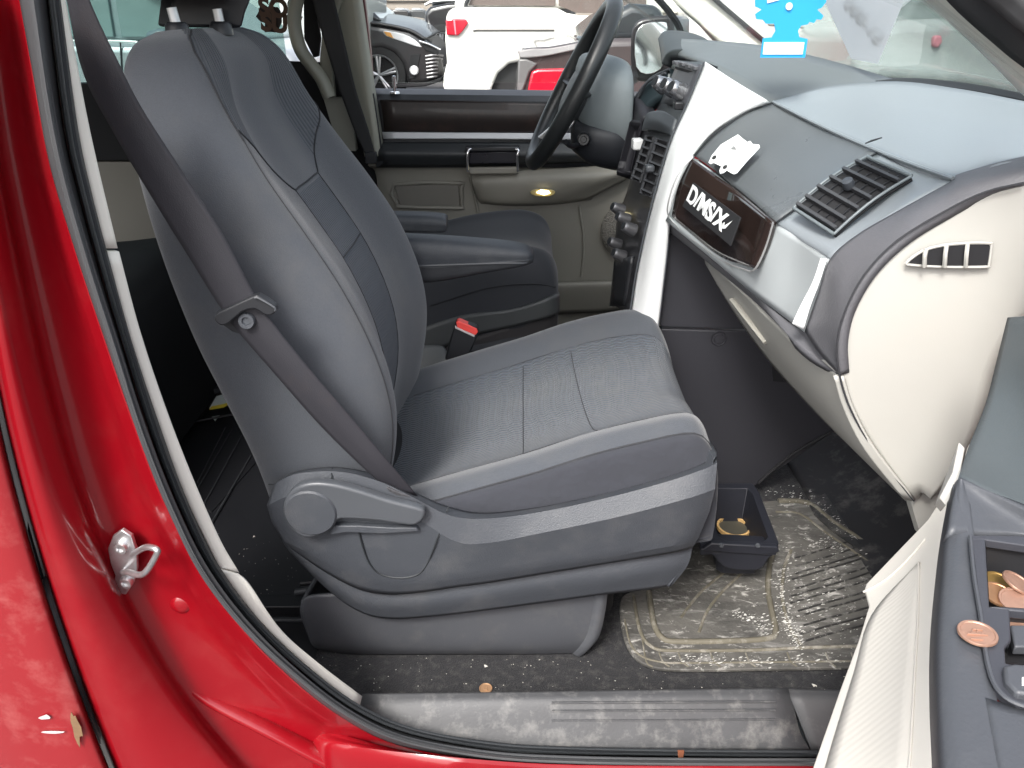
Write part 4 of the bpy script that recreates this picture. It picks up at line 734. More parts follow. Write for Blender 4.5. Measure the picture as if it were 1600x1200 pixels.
def text(name,s,o,ux,uy,size,m,par,shear=0,ext=.0003,off=0):
    cu=bpy.data.curves.new(name,'FONT'); cu.body=s; cu.size=1; cu.extrude=ext/size; cu.offset=off; cu.shear=shear
    t=bpy.data.objects.new(name,cu); scn.collection.objects.link(t); dg=bpy.context.evaluated_depsgraph_get(); me=bpy.data.meshes.new_from_object(t.evaluated_get(dg)); bpy.data.objects.remove(t)
    ux=ux.normalized(); n=ux.cross(uy).normalized(); uy=n.cross(ux)*1.0
    if n.dot(CAM-o)<0: n=-n
    Mx=Matrix((ux*size,uy*size,n*size)).transposed().to_4x4(); Mx.translation=o; me.transform(Mx)
    return link(name,me,m,par)
def mirror_text(name,s,o,ux,uy,size,m,par):
    cu=bpy.data.curves.new(name,'FONT'); cu.body=s; cu.size=1; cu.extrude=.01; cu.offset=.02
    t=bpy.data.objects.new(name,cu); scn.collection.objects.link(t); dg=bpy.context.evaluated_depsgraph_get(); me=bpy.data.meshes.new_from_object(t.evaluated_get(dg)); bpy.data.objects.remove(t)
    ux=ux.normalized(); uy=uy.normalized(); n=(CAM-o).normalized()
    Mx=Matrix((ux*size,uy*size,n*size)).transposed().to_4x4(); Mx.translation=o; me.transform(Mx)
    return link(name,me,m,par)
p0,p1=P(1367,72,.60),P(1302,-10,.70); p2=P(1355,80,.61)
tp=mirror_text('printed_digits',"51-000",p0-Vector((0,.012,0)),(p1-p0),(P(1378,62,.59)-P(1362,74,.605)),.036,INK,pp)
# van sticker
sk=thing('van_sticker','white car shaped sticker with tiny triangle mark on the glovebox','sticker',P(1145,240,.5))
SO=[(1153,210),(1160,216),(1168,222),(1172,220),(1176,225),(1186,226),(1187,230),(1168,250),(1151,270),(1146,272),(1135,266),(1130,270),(1125,271),(1124,266),(1127,260),(1115,254),(1110,256),(1107,254),(1112,243),(1126,226)]
import bpy as _b
def onto(base_rows,pts,h): # project pixels on the plane of three anchor points
    a,b,c=[P(*q) for q in base_rows]; n=(b-a).cross(c-a).normalized()
    if n.dot(CAM-a)<0: n=-n
    out=[]
    for (x,y) in pts:
        d=(P(x,y,1.0)-CAM).normalized(); t=(a+n*h-CAM).dot(n)/d.dot(n); out.append(CAM+d*t)
    return out,n
anch=((1117,209,.573),(1165,305,.425),(1208,270,.425))
sp_,sn=onto(anch,SO,.006); poly('sticker_body',sp_,WHITE,sk,vec=-sn*.0012,bevel=0)
for gx_,gy_ in ((1158,225),(1166,231)):
    w4,_n=onto(anch,[(gx_,gy_),(gx_+5,gy_+4),(gx_+1,gy_+9),(gx_-4,gy_+5)],.0068); poly('sticker_window',w4,mat('sticker_pale_grey',(.5,.5,.5),.5),sk,vec=-sn*.0004,bevel=0)
for (x,y) in((1116,246),(1133,261)):
    o_,_n=onto(anch,[(x,y)],.007); lathe('sticker_wheel',[(.0028,.0006),(.0036,.0006),(.0036,0),(.0028,0)],o_[0],sn,INK,sk,n=20)
tr_,_n=onto(anch,[(1147,227),(1141,233),(1151,234)],.0068); poly('sticker_mark',tr_,mat('sticker_grey',(.2,.2,.2),.5),sk,vec=-sn*.0004,bevel=0)
# badge
bdg=thing('letter_badge','black badge with bold slanted white lettering on the wood trim','badge',P(1110,320,.5))
an2=((1080,247,.575),(1049,338,.575),(1197,382,.305))
bp4,bn=onto(an2,[(1083,285),(1157,340),(1141,384),(1066,322)],.008); poly('badge_plate',bp4,BLACKM,bdg,vec=-bn*.002,bevel=.0004)
o2,_n=onto(an2,[(1071,313),(1127,364),(1082,287),(1080,316)],.0092)
t_=text('badge_lettering','D/MS/X',o2[0],(o2[1]-o2[0]),(o2[2]-o2[0]),.034,WHITE,bdg,shear=.0,off=.03)
me=t_.data; xs=[(v.co-o2[0]).dot((o2[1]-o2[0]).normalized()) for v in me.vertices]; wd=max(xs); want=(o2[1]-o2[0]).length
ux=(o2[1]-o2[0]).normalized(); uyr=(o2[2]-o2[0]); 
ys=[(v.co-o2[0]).dot(bn.cross(ux)) for v in me.vertices]; hh=max(abs(min(ys)),abs(max(ys)))
for v,x,y in zip(me.vertices,xs,ys): 
    h=(v.co-o2[0]).dot(bn); v.co=o2[0]+ux*(x/wd*want)+uyr*(abs(y)/hh)+bn*h
ck,_n=onto(an2,[(1129,349),(1132,347),(1131,353),(1144,345),(1133,357),(1128,357)],.0092); poly('badge_tick',ck,WHITE,bdg,vec=-bn*.0004,bevel=0)
# rear window lettering sticker
gs=thing('rear_window_sticker','brown ornate lettering sticker on the far rear window','sticker',P(420,28,1.58))
GB=mat('sticker_brown',(.10,.05,.03),.6); 
gt=text('sticker_letters','SOS',P(405,24,1.585),P(440,26,1.585)-P(405,24,1.585),P(405,5,1.585)-P(405,24,1.585),.06,GB,gs,off=.05)
gt2=text('sticker_letters','SUV',P(408,46,1.585),P(440,50,1.585)-P(408,46,1.585),P(408,28,1.585)-P(408,46,1.585),.06,GB,gs,off=.05)
blob('sticker_base',422,26,20,24,1.59,mat('sticker_dark',(.02,.012,.01),.6),gs,.001,k=16,seed=5)
# ================================================================ FLOOR MAT, CUP HOLDER
mt=thing('floor_mat','dirty grey rubber floor mat with salt stains and raised ribs in the footwell','floor mat',P(1150,930,Z=.376))
MAT=mat('dirty_rubber',(.05,.048,.044),.7,var=.5,vs=30,bump=.8,bs=120,bd=.002)
def dirty(m,seed=0,amt=1):
    n=m.node_tree;N=n.nodes;L=n.links;b=N['Principled BSDF']; src=b.inputs['Base Color'].links[0].from_socket
    tc=N.new('ShaderNodeTexCoord')
    def layer(src,scale,sc3,rot,lo,hi,col,a):
        mp=N.new('ShaderNodeMapping'); mp.inputs['Scale'].default_value=sc3; mp.inputs['Rotation'].default_value=(0,0,rot); mp.inputs['Location'].default_value=(seed,seed*2,0); L.new(tc.outputs['Object'],mp.inputs[0])
        t=N.new('ShaderNodeTexNoise'); t.inputs['Scale'].default_value=scale; t.inputs['Detail'].default_value=12; t.inputs['Roughness'].default_value=.72; t.inputs['Distortion'].default_value=.6; L.new(mp.outputs[0],t.inputs['Vector'])
        r=N.new('ShaderNodeMapRange'); r.inputs[1].default_value=lo; r.inputs[2].default_value=hi; r.inputs[4].default_value=a*amt; L.new(t.outputs['Fac'],r.inputs[0])
        x=N.new('ShaderNodeMix'); x.data_type='RGBA'; L.new(r.outputs[0],x.inputs[0]); L.new(src,x.inputs[6]); x.inputs[7].default_value=tuple(col)+(1,); return x.outputs[2]
    o=layer(src,7,(1,1,1),0,.36,.60,(.115,.109,.098),.95)
    o=layer(o,16,(1,3.2,1),-.35,.52,.68,(.27,.262,.245),.8)
    o=layer(o,38,(1,1.8,1),.4,.56,.66,(.48,.465,.43),.9)
    o=layer(o,60,(1,1,1),0,.60,.70,(.03,.03,.03),.7)
    L.new(o,b.inputs['Base Color'])
dirty(MAT)
zm=.380
SALTM=None
mo=[(972,932),(969,962),(976,1000),(990,1024),(1014,1040),(1060,1046),(1180,1045),(1330,1042),(1420,1040),(1440,880),(1440,790),(1380,765),(1290,790),(1210,782),(1110,800),(1040,860),(1000,915)]
poly('mat_sheet',crom(PZ(mo,zm),3,True),MAT,mt,vec=(0,0,-.006),bevel=.0015)
RIB=mat('rib_rubber',(.12,.108,.08),.7,var=.3,vs=20,bump=.5,bs=120,dirt=(.38,.36,.32),dirts=30,dirtamt=.8)
def ribz(pts,r,name='mat_ridge',m=RIB,flat=.55): return tube(name,PZ(pts,zm),r,m,mt,n=8,sm=3,raws=True,flat=1)
ribz([(990,930),(1000,985),(1020,1012),(1060,1017),(1180,1016),(1260,1012),(1340,1010)],.003)
ribz([(1014,925),(1022,975),(1036,998),(1060,1003),(1140,1002),(1200,998),(1212,985),(1206,955),(1200,920),(1203,880),(1210,860)],.005)
ribz([(1236,860),(1226,885),(1222,920),(1225,950),(1236,985),(1252,1008)],.003)
ribz([(1135,892),(1100,920),(1078,945),(1064,965)],.0025); ribz([(1162,893),(1128,925),(1105,955),(1092,988)],.0025)
ribz([(1216,783),(1262,786),(1300,815),(1350,848),(1400,885)],.006); ribz([(1212,800),(1250,803),(1290,832),(1340,866),(1390,902)],.0025)
ribz([(976,968),(984,1003),(1000,1024),(1030,1034),(1080,1036),(1340,1033)],.0018)
rs0=random.Random(5)
for k in range(12):
    t=k/11; y0=868+t*130+rs0.uniform(-2,2); x0=1238+(8 if t>.6 else 0)+max(0,t-.7)*40+rs0.uniform(-6,6)
    ribz([(x0,y0+4),(x0+40,y0-8),(x0+90+12*t,y0-24),(x0+130,y0-36)],.0019,'mat_rib',mat('dark_groove_rubber',(.02,.019,.018),.6,var=.4,vs=40,dirt=(.3,.29,.27),dirts=50,dirtamt=.8))  # thin ribs coloured dark as the mat's black grooves
for x in (1004,1030,1060,1110,1165,1230,1290,1330): ribz([(x,1020 if x>1015 else 1000),(x+6,1034),(x+16,1042)],.0014,'mat_rib')
poly('mat_side_flap',crom(PZ([(1262,783),(1330,765),(1420,770),(1470,840),(1470,930),(1400,900),(1350,862),(1300,828)],zm+.003),2,True),mat('dark_mat_flap',(.02,.02,.02),.5,var=.4,vs=20,bump=.5,bs=60,bd=.003,dirt=(.2,.19,.17),dirts=18,dirtamt=.6),mt,vec=(0,0,-.004),bevel=.001)
salt=mat('salt_stain',(.6,.59,.55),.9,var=.2,vs=60)
sv=[];sf=[]; rs=random.Random(11)
def flake(x,y,r,z):
    c=P(x,y,Z=z); n=len(sv); k=rs.choice([4,5,6])
    for i in range(k):
        a=2*math.pi*i/k; rr=r*rs.uniform(.5,1.3); sv.append(c+Vector((math.cos(a)*rr*2.4,math.sin(a)*rr*.8+math.cos(a)*rr*.8,rs.uniform(0,.0006))))
    sf.append(tuple(range(n,n+k)))
paths=[([(1226,880),(1222,925),(1228,965),(1240,990),(1250,1010)],300,7),([(1200,768),(1260,775),(1300,810),(1345,845)],200,9),([(1255,850),(1290,845),(1310,860)],80,8),([(1150,960),(1180,965),(1205,990)],110,7),([(1050,1030),(1150,1034),(1330,1030)],150,9),([(1240,880),(1300,900),(1260,960),(1330,990)],260,38)]
for pts,cnt,sp2 in paths:
    v=[Vector((x,y)) for x,y in pts]
    for i in range(cnt):
        s=rs.random()*(len(v)-1); k=int(s); q=v[k].lerp(v[k+1],s-k); flake(q.x+rs.gauss(0,sp2),q.y+rs.gauss(0,sp2*.6),rs.choice([.0004,.0005,.0007,.0009,.0014]),zm+.0035)
o=raw('salt_flakes',sv,sf,salt,mt); o['kind']='stuff'
# cup holder drawer
ch=thing('cup_holder_tray','black pull out cup holder tray on the mat in front of the seat','cup holder',P(1160,830,Z=.40))
CH=mat('cup_holder_plastic',(.013,.014,.02),.5,var=.12,bump=.3,bs=600)
zt=.48
def Q(x,y,z): return P(x,y,Z=z)
T=[Q(1100,762,zt),Q(1175,762,zt),Q(1180,766,zt),Q(1218,848,zt),Q(1215,860,zt),Q(1120,860,zt),Q(1100,845,zt)]
to=[Q(1112,755,zt),Q(1176,755,zt),Q(1186,768,zt),Q(1217,848,zt),Q(1214,858,zt),Q(1118,856,zt),Q(1095,858,zt),Q(1090,800,zt)]
ti=[Q(1116,763,zt),Q(1168,763,zt),Q(1176,772,zt),Q(1200,838,zt),Q(1194,846,zt),Q(1136,845,zt),Q(1122,838,zt),Q(1112,800,zt)]
vs=to+ti+[Vector((q.x,q.y,zt-.012)) for q in to]+[Vector((q.x*.85+1*.15*(sum(a.x for a in ti)/8),q.y*.85+.15*(sum(a.y for a in ti)/8),zt-.075)) for q in ti]
fs=[]
for i in range(8):
    j=(i+1)%8; fs+= [(i,j,8+j,8+i),(i,16+i,16+j,j),(8+i,8+j,24+j,24+i)]
fs.append(tuple(range(24,32)))
raw('tray_frame',vs,fs,CH,ch,bevel=.001,angle=30)
fc=[(1112,862,0),(1205,866,0),(1202,872,0),(1194,885,0),(1180,892,0),(1140,890,0),(1124,880,0),(1116,870,0)]
lat=P(1160,855,Z=zt)
poly('tray_front',[(x,y,lat.y-.002) for x,y,_ in fc],CH,ch,.05,bevel=.003,smooth=2)
poly('tray_lip',[(1096,860,lat.y-.006),(1112,849,lat.y-.006),(1216,855,lat.y-.006),(1218,863,lat.y-.006),(1194,868,lat.y-.006),(1112,862,lat.y-.006)],CH,ch,.01,bevel=.002)
for x in (1127,1184): lathe('tray_screw',[(0,.003),(.003,.003),(.004,0)],(P(x,852,lat.y-.008)),(0,-1,.2),LEVERM,ch,n=16)
lathe('cup_liner',[(.026,.0),(.030,.0),(.030,.006),(.026,.006),(.026,.0)],P(1146,826,Z=zt-.065),(0,0,1),mat('brown_residue',(.55,.35,.14),.7,var=.2),ch,n=32)
lathe('cup_bottom',[(0,.002),(.026,.002),(.026,0)],P(1146,826,Z=zt-.066),(0,0,1),mat('sticky_residue',(.07,.065,.05),.3,var=.3),ch,n=32)
# ================================================================ OPEN PASSENGER DOOR
pd=thing('passenger_door','opened passenger door with cream lower panel and grey armrest holding coins','car door',(.5,0,.4))
h0=Vector((.5,0,0)); dv=Vector((-.34,-.94,0)).normalized(); dn=Vector((-.94,.34,0)).normalized()
def D(s,k,z): return h0+dv*s+dn*k+Vector((0,0,z))
poly('door_outer_skin',[D(-.02,-.10,.30),D(1.0,-.10,.30),D(1.0,-.12,1.02),D(-.02,-.12,1.02)],RED,pd,vec=-dn*.02,bevel=.004)
poly('door_core',[D(0,-.02,.34),D(.98,-.02,.34),D(.98,-.02,1.0),D(0,-.02,1.0)],RED,pd,vec=-dn*.075,bevel=.004)
W_=mat('door_cream_plastic',(.6,.58,.53),.5,var=.03,bump=.2,bs=900,bd=.0003)
tA,tB,tC=P(1475,770,.05),P(1350,918,-.01),P(1268,1200,-.19)
tn=(tB-tA).cross(tC-tA).normalized()
if tn.dot(CAM-tA)<0: tn=-tn
def TP(x,y,h=0):
    d=(P(x,y,1.0)-CAM).normalized(); return CAM+d*((tA+tn*h-CAM).dot(tn)/d.dot(tn))
poly('lower_trim',[TP(x,y) for x,y in ((1512,690),(1500,735),(1472,775),(1448,812),(1400,862),(1352,912),(1349,922),(1356,948),(1340,1000),(1310,1080),(1268,1200),(1240,1290),(1500,1290),(1478,1100),(1478,950),(1485,840),(1512,760))],W_,pd,vec=-tn*.012,bevel=.003,seg=4)
GR=bpy.data.materials.new('door_grille_ribs')
gm=mat('door_ribbed_cream',(.58,.56,.51),.55,var=.03)
n=gm.node_tree;N=n.nodes;L=n.links
tc=N.new('ShaderNodeUVMap'); wv=N.new('ShaderNodeTexWave'); wv.inputs['Scale'].default_value=75; wv.bands_direction='DIAGONAL'; L.new(tc.outputs[0],wv.inputs[0]); bp=N.new('ShaderNodeBump'); bp.inputs['Distance'].default_value=.0006; bp.inputs['Strength'].default_value=.16; L.new(wv.outputs['Fac'],bp.inputs['Height']); L.new(bp.outputs[0],N['Principled BSDF'].inputs['Normal'])
bpy.data.materials.remove(GR)
surf('speaker_grille',[[TP(1433,880,.0015),TP(1437,878,.0015)],[TP(1362,960,.0015),TP(1434,960,.0015)],[TP(1334,1050,.0015),TP(1428,1050,.0015)],[TP(1300,1160,.0015),TP(1422,1160,.0015)],[TP(1272,1260,.0015),TP(1414,1260,.0015)]],gm,pd,.002,nu=6,raws=True)
tube('grille_edge',[TP(1435,878,.001),TP(1434,960,.001),TP(1429,1050,.001),TP(1423,1160,.001),TP(1415,1262,.001)],.0011,W_,pd,n=6,raws=True)
tube('trim_step',[TP(1349,925,.001),TP(1385,905,.001),TP(1420,872,.001),TP(1445,842,.001)],.0012,W_,pd,n=6,raws=True)
surf('upper_trim',[[(1574,496,.0),(1620,492,-.04),(1700,480,-.12)],[(1558,560,-.04),(1615,560,-.09),(1700,560,-.16)],[(1540,630,-.09),(1610,640,-.13),(1700,660,-.2)],[(1512,702,-.15),(1600,730,-.19),(1700,770,-.25)],[(1497,748,-.2),(1600,800,-.24),(1700,850,-.28)]],mat('door_upper_grey',(.068,.08,.085),.5,var=.06,bump=.5,bs=500,bd=.0006),pd,.02,nu=6,nv=5)
poly('trim_gusset',[(1508,700,-.13),(1500,748,-.18),(1478,790,-.2),(1470,800,-.15),(1497,730,-.05)],W_,pd,.01)
ARM=mat('armrest_blue_grey',(.058,.062,.070),.45,var=.06,bump=.45,bs=480,bd=.0005,dirt=(.15,.15,.15),dirts=60,dirtamt=.12)
za=.955
surf('armrest_top',[[P(1500,745,Z=za+.012),P(1555,772,Z=za+.012),P(1610,800,Z=za+.012),P(1700,850,Z=za+.012)],[P(1494,765,Z=za+.008),P(1550,795,Z=za+.004),P(1610,822,Z=za+.004),P(1700,870,Z=za+.004)],
 [P(1484,830,Z=za+.002),P(1540,832,Z=za),P(1610,838,Z=za),P(1700,880,Z=za)]],ARM,pd,.01,raws=True,nu=6)
surf('armrest_edge',[[P(1482,775,Z=za-.06),P(1470,840,Z=za-.06),P(1462,900,Z=za-.07),P(1453,1000,Z=za-.07),P(1452,1100,Z=za-.07),P(1456,1200,Z=za-.07),P(1458,1290,Z=za-.07)],
 [P(1490,757,Z=za-.0),P(1476,830,Z=za-.012),P(1468,900,Z=za-.014),P(1460,1000,Z=za-.014),P(1460,1100,Z=za-.014),P(1464,1200,Z=za-.014),P(1468,1290,Z=za-.014)],
 [P(1500,748,Z=za+.012),P(1492,830,Z=za-.001),P(1487,900,Z=za-.001),P(1482,1000,Z=za-.001),P(1485,1100,Z=za-.001),P(1492,1200,Z=za-.001),P(1496,1290,Z=za-.001)],
 [P(1512,755,Z=za+.008),P(1522,836,Z=za+.001),P(1527,900,Z=za+.001),P(1538,1000,Z=za+.001),P(1556,1085,Z=za+.001),P(1565,1130,Z=za+.001),P(1580,1290,Z=za+.001)]],ARM,pd,.008,raws=True,nu=6,nv=6)
surf('armrest_pad',[[P(1540,1090,Z=za+.0012),P(1620,1112,Z=za+.0012),P(1720,1120,Z=za+.0012)],[P(1560,1200,Z=za+.001),P(1640,1200,Z=za+.001),P(1740,1200,Z=za+.001)],[P(1580,1290,Z=za+.001),P(1660,1290,Z=za+.001),P(1740,1290,Z=za+.001)]],ARM,pd,.008,raws=True)
# bezel with openings (built as strips round two pockets)
BZ=mat('switch_bezel',(.04,.042,.05),.4,var=.06,bump=.2,bs=500)
zb=za+.0035
def strip(name,pts,z=zb,m=BZ,th=.006,b=.0008): return poly(name,PZ(pts,z),m,pd,vec=(0,0,-th),bevel=b)
strip('bezel',[(1517,842),(1540,842),(1546,948),(1578,952),(1580,1000),(1570,1012),(1572,1036),(1640,1050),(1640,1112),(1590,1100),(1556,1075),(1540,1030),(1528,930)])
strip('bezel',[(1517,836),(1700,838),(1700,850),(1602,852),(1540,843),(1517,843)])
strip('bezel',[(1546,947),(1700,955),(1700,964),(1578,953)])
tube('bezel_rim',[P(x,y,Z=zb) for x,y in ((1516,838),(1522,900),(1532,960),(1543,1035),(1558,1076),(1590,1100),(1650,1112))],.0012,ARM,pd,n=6,raws=True)
def pocket(name,a,b,c,d,dep):
    t=PZ([a,b,c,d],zb-.002); bt=[q+Vector((0,0,-dep)) for q in t]
    return raw(name,t+bt,[(0,1,5,4),(1,2,6,5),(2,3,7,6),(3,0,4,7),(4,5,6,7)],mat('pocket_black',(.02,.02,.022),.5),pd,angle=20)
pocket('coin_pocket',(1540,843),(1720,853),(1720,958),(1546,947),.026)
pocket('switch_pocket',(1578,953),(1720,960),(1720,1050),(1572,1035),.016)
strip('pocket_step',[(1578,976),(1640,976),(1640,1010),(1586,1010)],zb-.004,ARM,.006,.001)
strip('lock_switch',[(1568,1040),(1584,1036),(1660,1042),(1660,1090),(1590,1082),(1572,1064)],zb+.004,ARM,.008,.0015)
strip('switch_symbol',[(1597,1058),(1606,1058),(1606,1070),(1597,1070)],zb+.0046,WHITE,.0008,0)
poly('window_frame',[D(.02,-.09,1.02),D(1.0,-.09,1.02),D(1.0,-.09,1.07),D(.02,-.09,1.07)],BLACK,pd,vec=-dn*.03,bevel=.002)
# ================================================================ COINS
def coin(x,y,z,label,m,tilt=(0,0),r=.0095,g=None,Y=None):
    c=P(x,y,Z=z) if Y is None else P(x,y,Y)
    ax=Vector((tilt[0],tilt[1],1)).normalized()
    o=lathe('coin',[(0,.0010),(r*.82,.0010),(r*.86,.0014),(r*.98,.0014),(r,.001),(r,0.0),(r*.98,-.0002)],c,ax,m,None,n=36)
    # relief: a worn head in profile
    tag(o,label,'coin',g); return o
def relief(o,x,y,z,m):
    pts=[(-.003,-.0035),(.002,-.0038),(.0032,-.0005),(.0024,.0015),(.0028,.003),(.0005,.0048),(-.0025,.0035),(-.0032,.0)]
    c=P(x,y,Z=z)+Vector((0,0,.001)); v=[c+Vector((a,b,.0003)) for a,b in pts]
    poly('portrait_relief',v,m,o,vec=(0,0,-.0006),bevel=.0002)
o=coin(1527,991,zb+.0008,'copper coin lying flat on the door armrest beside the switch bezel',COPPER,(-.05,.02)); [poly('coin_relief',PZ(q,zb+.0025),COPPER,o,vec=(0,0,-.0012),bevel=.0001) for q in ([(1512,988),(1544,990),(1544,992),(1512,990)],[(1520,981),(1536,982),(1536,984),(1520,983)],[(1518,984),(1520,984),(1520,988),(1518,988)],[(1526,984),(1528,984),(1528,988),(1526,988)],[(1535,985),(1537,985),(1537,989),(1535,989)],[(1517,996),(1537,997),(1537,999),(1517,998)])]
o=coin(759,1076,.3735,'small worn copper coin on the black carpet by the sill',mat('pale_worn_copper',(.50,.30,.17),.45,metal=.6,var=.25,vs=150,bump=.4,bs=400)); relief(o,759,1076,.3742,MC['pale_worn_copper'])
g='coins in the door pocket'; zc=zb-.026
coin(1562,912,zc+.002,'tarnished brass coin lying at the back of the door pocket pile',BRASS,(.1,-.1),g=g)
coin(1560,930,zc+.008,'dull brown coin at the front left of the door pocket pile',mat('dull_brown_copper',(.42,.23,.12),.42,metal=.75,var=.3,vs=150),(.05,-.15),g=g)
coin(1590,912,zc+.012,'darker copper coin tilted on top of the door pocket pile',COPPER,(.35,-.1),g=g)
coin(1588,940,zc+.009,'bright copper coin at the front right of the door pocket pile',COPPER,(-.1,-.2),g=g)
coin(1606,935,zc+.005,'copper coin half outside the photo at the right of the pile',COPPER,(.2,.1),g=g)
coin(1592,985,zb-.013,'copper coin in the small recess below the coin pocket',COPPER,(.0,-.4),g=None)
# ================================================================ OUTSIDE
DARKP=mat('charcoal_car_paint',(.022,.02,.022),.3,coat=1,var=.1,vs=2)
WHP=mat('white_car_paint',(.80,.78,.74),.35,coat=.6,var=.02)
SILP=mat('silver_car_paint',(.35,.37,.39),.35,metal=.4,coat=.6,var=.03)
TGL=mat('dark_car_glass',(.03,.035,.04),.12,var=.2,coat=.4); LGL=mat('pale_car_glass',(.16,.22,.22),.15,var=.25,vs=2)
TYRE=mat('tyre_rubber',(.015,.015,.016),.8); ALLOY=mat('alloy_wheel',(.45,.45,.47),.3,metal=.8)
TAIL=mat('red_tail_lens',(.55,.01,.03),.2,coat=1,var=.2,vs=8); LENS=mat('clear_headlight_lens',(.62,.62,.64),.15,coat=1,var=.15,vs=9); AMB=mat('amber_indicator',(.6,.28,.06),.3)
def body(name,outline,Y,W,m,par,taper=.06,bevel=.05,sm=0):
    """side outline on plane Y (photo pixels) swept to a car-wide body with rounded shoulders"""
    v=PP([(x,y,Y) for x,y in outline]); 
    if sm: v=crom(v,sm,True)
    return poly(name,v,m,par,vec=(0,W,0),bevel=bevel,seg=4,angle=50)
def wheel(c,r,par,ns=5,w=.2):
    t=lathe('wheel',[(r*.6,.06),(r*.66,.0),(r*.72,-.02),(r*.95,-.01),(r,.03),(r,w-.03),(r*.9,w)],c,(0,1,0),TYRE,par,n=32)
    lathe('rim',[(r*.60,.05),(r*.66,-.012),(r*.70,-.016),(r*.71,-.01)],c,(0,1,0),ALLOY,t,n=32,caps=False)
    for k in range(ns):
        a=2*math.pi*k/ns+.3
        for da_ in (-.10,.10):
            p0=c+Vector((0,.01,0)); p1=c+Vector((math.cos(a+da_)*r*.64,.01,math.sin(a+da_)*r*.64)); tube('wheel_spoke',[p0,p1],r*.05,ALLOY,t,n=6,raws=True)
# charcoal minivan: front half, facing right
Y=8.2
c1=thing('charcoal_minivan','charcoal minivan front with slatted bumper grille parked beyond the driver window','car',(P(500,160,Y).x,Y,.42))
body('lower_body',[(470,25),(560,34),(600,40),(640,47),(664,62),(680,78),(690,95),(693,112),(690,124),(665,131),(636,134),(634,118),(628,100),(615,84),(596,76),(578,78),(562,90),(552,110),(550,134),(340,140),(335,60),(345,28),(400,24)],Y,1.85,DARKP,c1,bevel=.06)
body('cabin',[(345,30),(360,-40),(400,-62),(480,-60),(530,-35),(598,34)],Y+.16,1.5,TGL,c1,bevel=.05)
surf('bonnet',[[(560,33,Y-.01),(600,37,Y-.01),(640,46,Y-.01),(664,60,Y-.01)],[(575,26,Y+.5),(615,30,Y+.5),(655,39,Y+.5),(678,54,Y+.4)],[(590,20,Y+1.2),(630,24,Y+1.2),(665,33,Y+1.2),(688,50,Y+1.2)]],mat('painted_bonnet_sheen',(.03,.029,.031),.4,coat=.5),c1,.02)  # bonnet sheen put into a lighter grey than the body
poly('headlight',[(598,48,Y-.02),(610,49,Y-.02),(630,53,Y-.02),(648,62,Y-.02),(659,74,Y-.02),(645,71,Y-.02),(625,64,Y-.02),(604,57,Y-.02)],LENS,c1,.05,bevel=.008,smooth=2)
poly('indicator',[(599,49,Y-.03),(610,51,Y-.03),(615,60,Y-.03),(604,56,Y-.03)],AMB,c1,.02,bevel=.003)
poly('grille',[(657,66,Y-.02),(672,72,Y-.02),(686,80,Y-.02),(684,86,Y-.02),(664,78,Y-.02)],BLACKM,c1,.05,bevel=.004)
tube('grille_bar',[(655,64,Y-.03),(672,70,Y-.03),(688,78,Y-.02)],.012,CHROME,c1)
poly('bumper_intake',[(642,86,Y-.015),(657,84,Y-.015),(650,122,Y-.015),(638,124,Y-.015)],BLACKM,c1,.05,bevel=.005)
lathe('fog_lamp',[(0,.02),(.04,.02),(.05,.0)],P(647,110,Y-.03),(0,-1,0),LENS,c1,n=16)
for k in range(7): tube('bumper_slat',[(665+k*.4,88+k*5.6,Y-.03),(680,86+k*5.6,Y-.03),(692-k*.8,87+k*5.4,Y+.1)],.011,mat('slat_grey',(.22,.21,.22),.3,metal=.5),c1,n=6)
poly('bumper_splitter',[(610,132,Y-.03),(665,129,Y-.03),(690,121,Y-.03),(690,127,Y-.03),(665,135,Y-.03),(612,138,Y-.03)],BLACKM,c1,.1,bevel=.01)
wheel(P(592,118,Y+.03),.30,c1)
# grey bonnet of a second car behind it
Y=11.2
c2=thing('grey_saloon_behind','grey car bonnet showing just above the charcoal minivan','car',(P(580,100,Y).x,Y,.42))
body('lower_body',[(480,22),(560,22),(600,23),(640,28),(662,36),(672,50),(670,85),(480,90)],Y,1.8,mat('mid_grey_paint',(.16,.155,.16),.3,coat=1),c2,bevel=.08)
body('windscreen_cabin',[(480,20),(500,-12),(545,-14),(575,4),(598,22)],Y+.15,1.5,mat('painted_sky_glass',(.5,.52,.55),.2),c2,bevel=.05)  # sky reflection put into the pale glass colour
poly('headlight',[(640,40,Y-.02),(664,46,Y-.02),(668,54,Y-.02),(645,48,Y-.02)],LENS,c2,.04)
# black suv behind the white van
Y=11.5
c3=thing('black_suv_behind','black car corner standing behind the white van tail','car',(P(700,100,Y).x,Y,.42))
body('lower_body',[(662,20),(672,10),(700,4),(760,0),(900,0),(900,100),(690,100),(675,80),(668,60)],Y,1.8,DARKP,c3,bevel=.07)
body('cabin',[(672,10),(680,-4),(700,-22),(760,-40),(900,-42),(900,2),(700,4)],Y+.15,1.5,TGL,c3,bevel=.05)
tube('roof_rail',[(664,8,Y),(680,2,Y),(730,0,Y)],.02,CHROME,c3,n=6)
wheel(P(690,78,Y-.02),.34,c3)
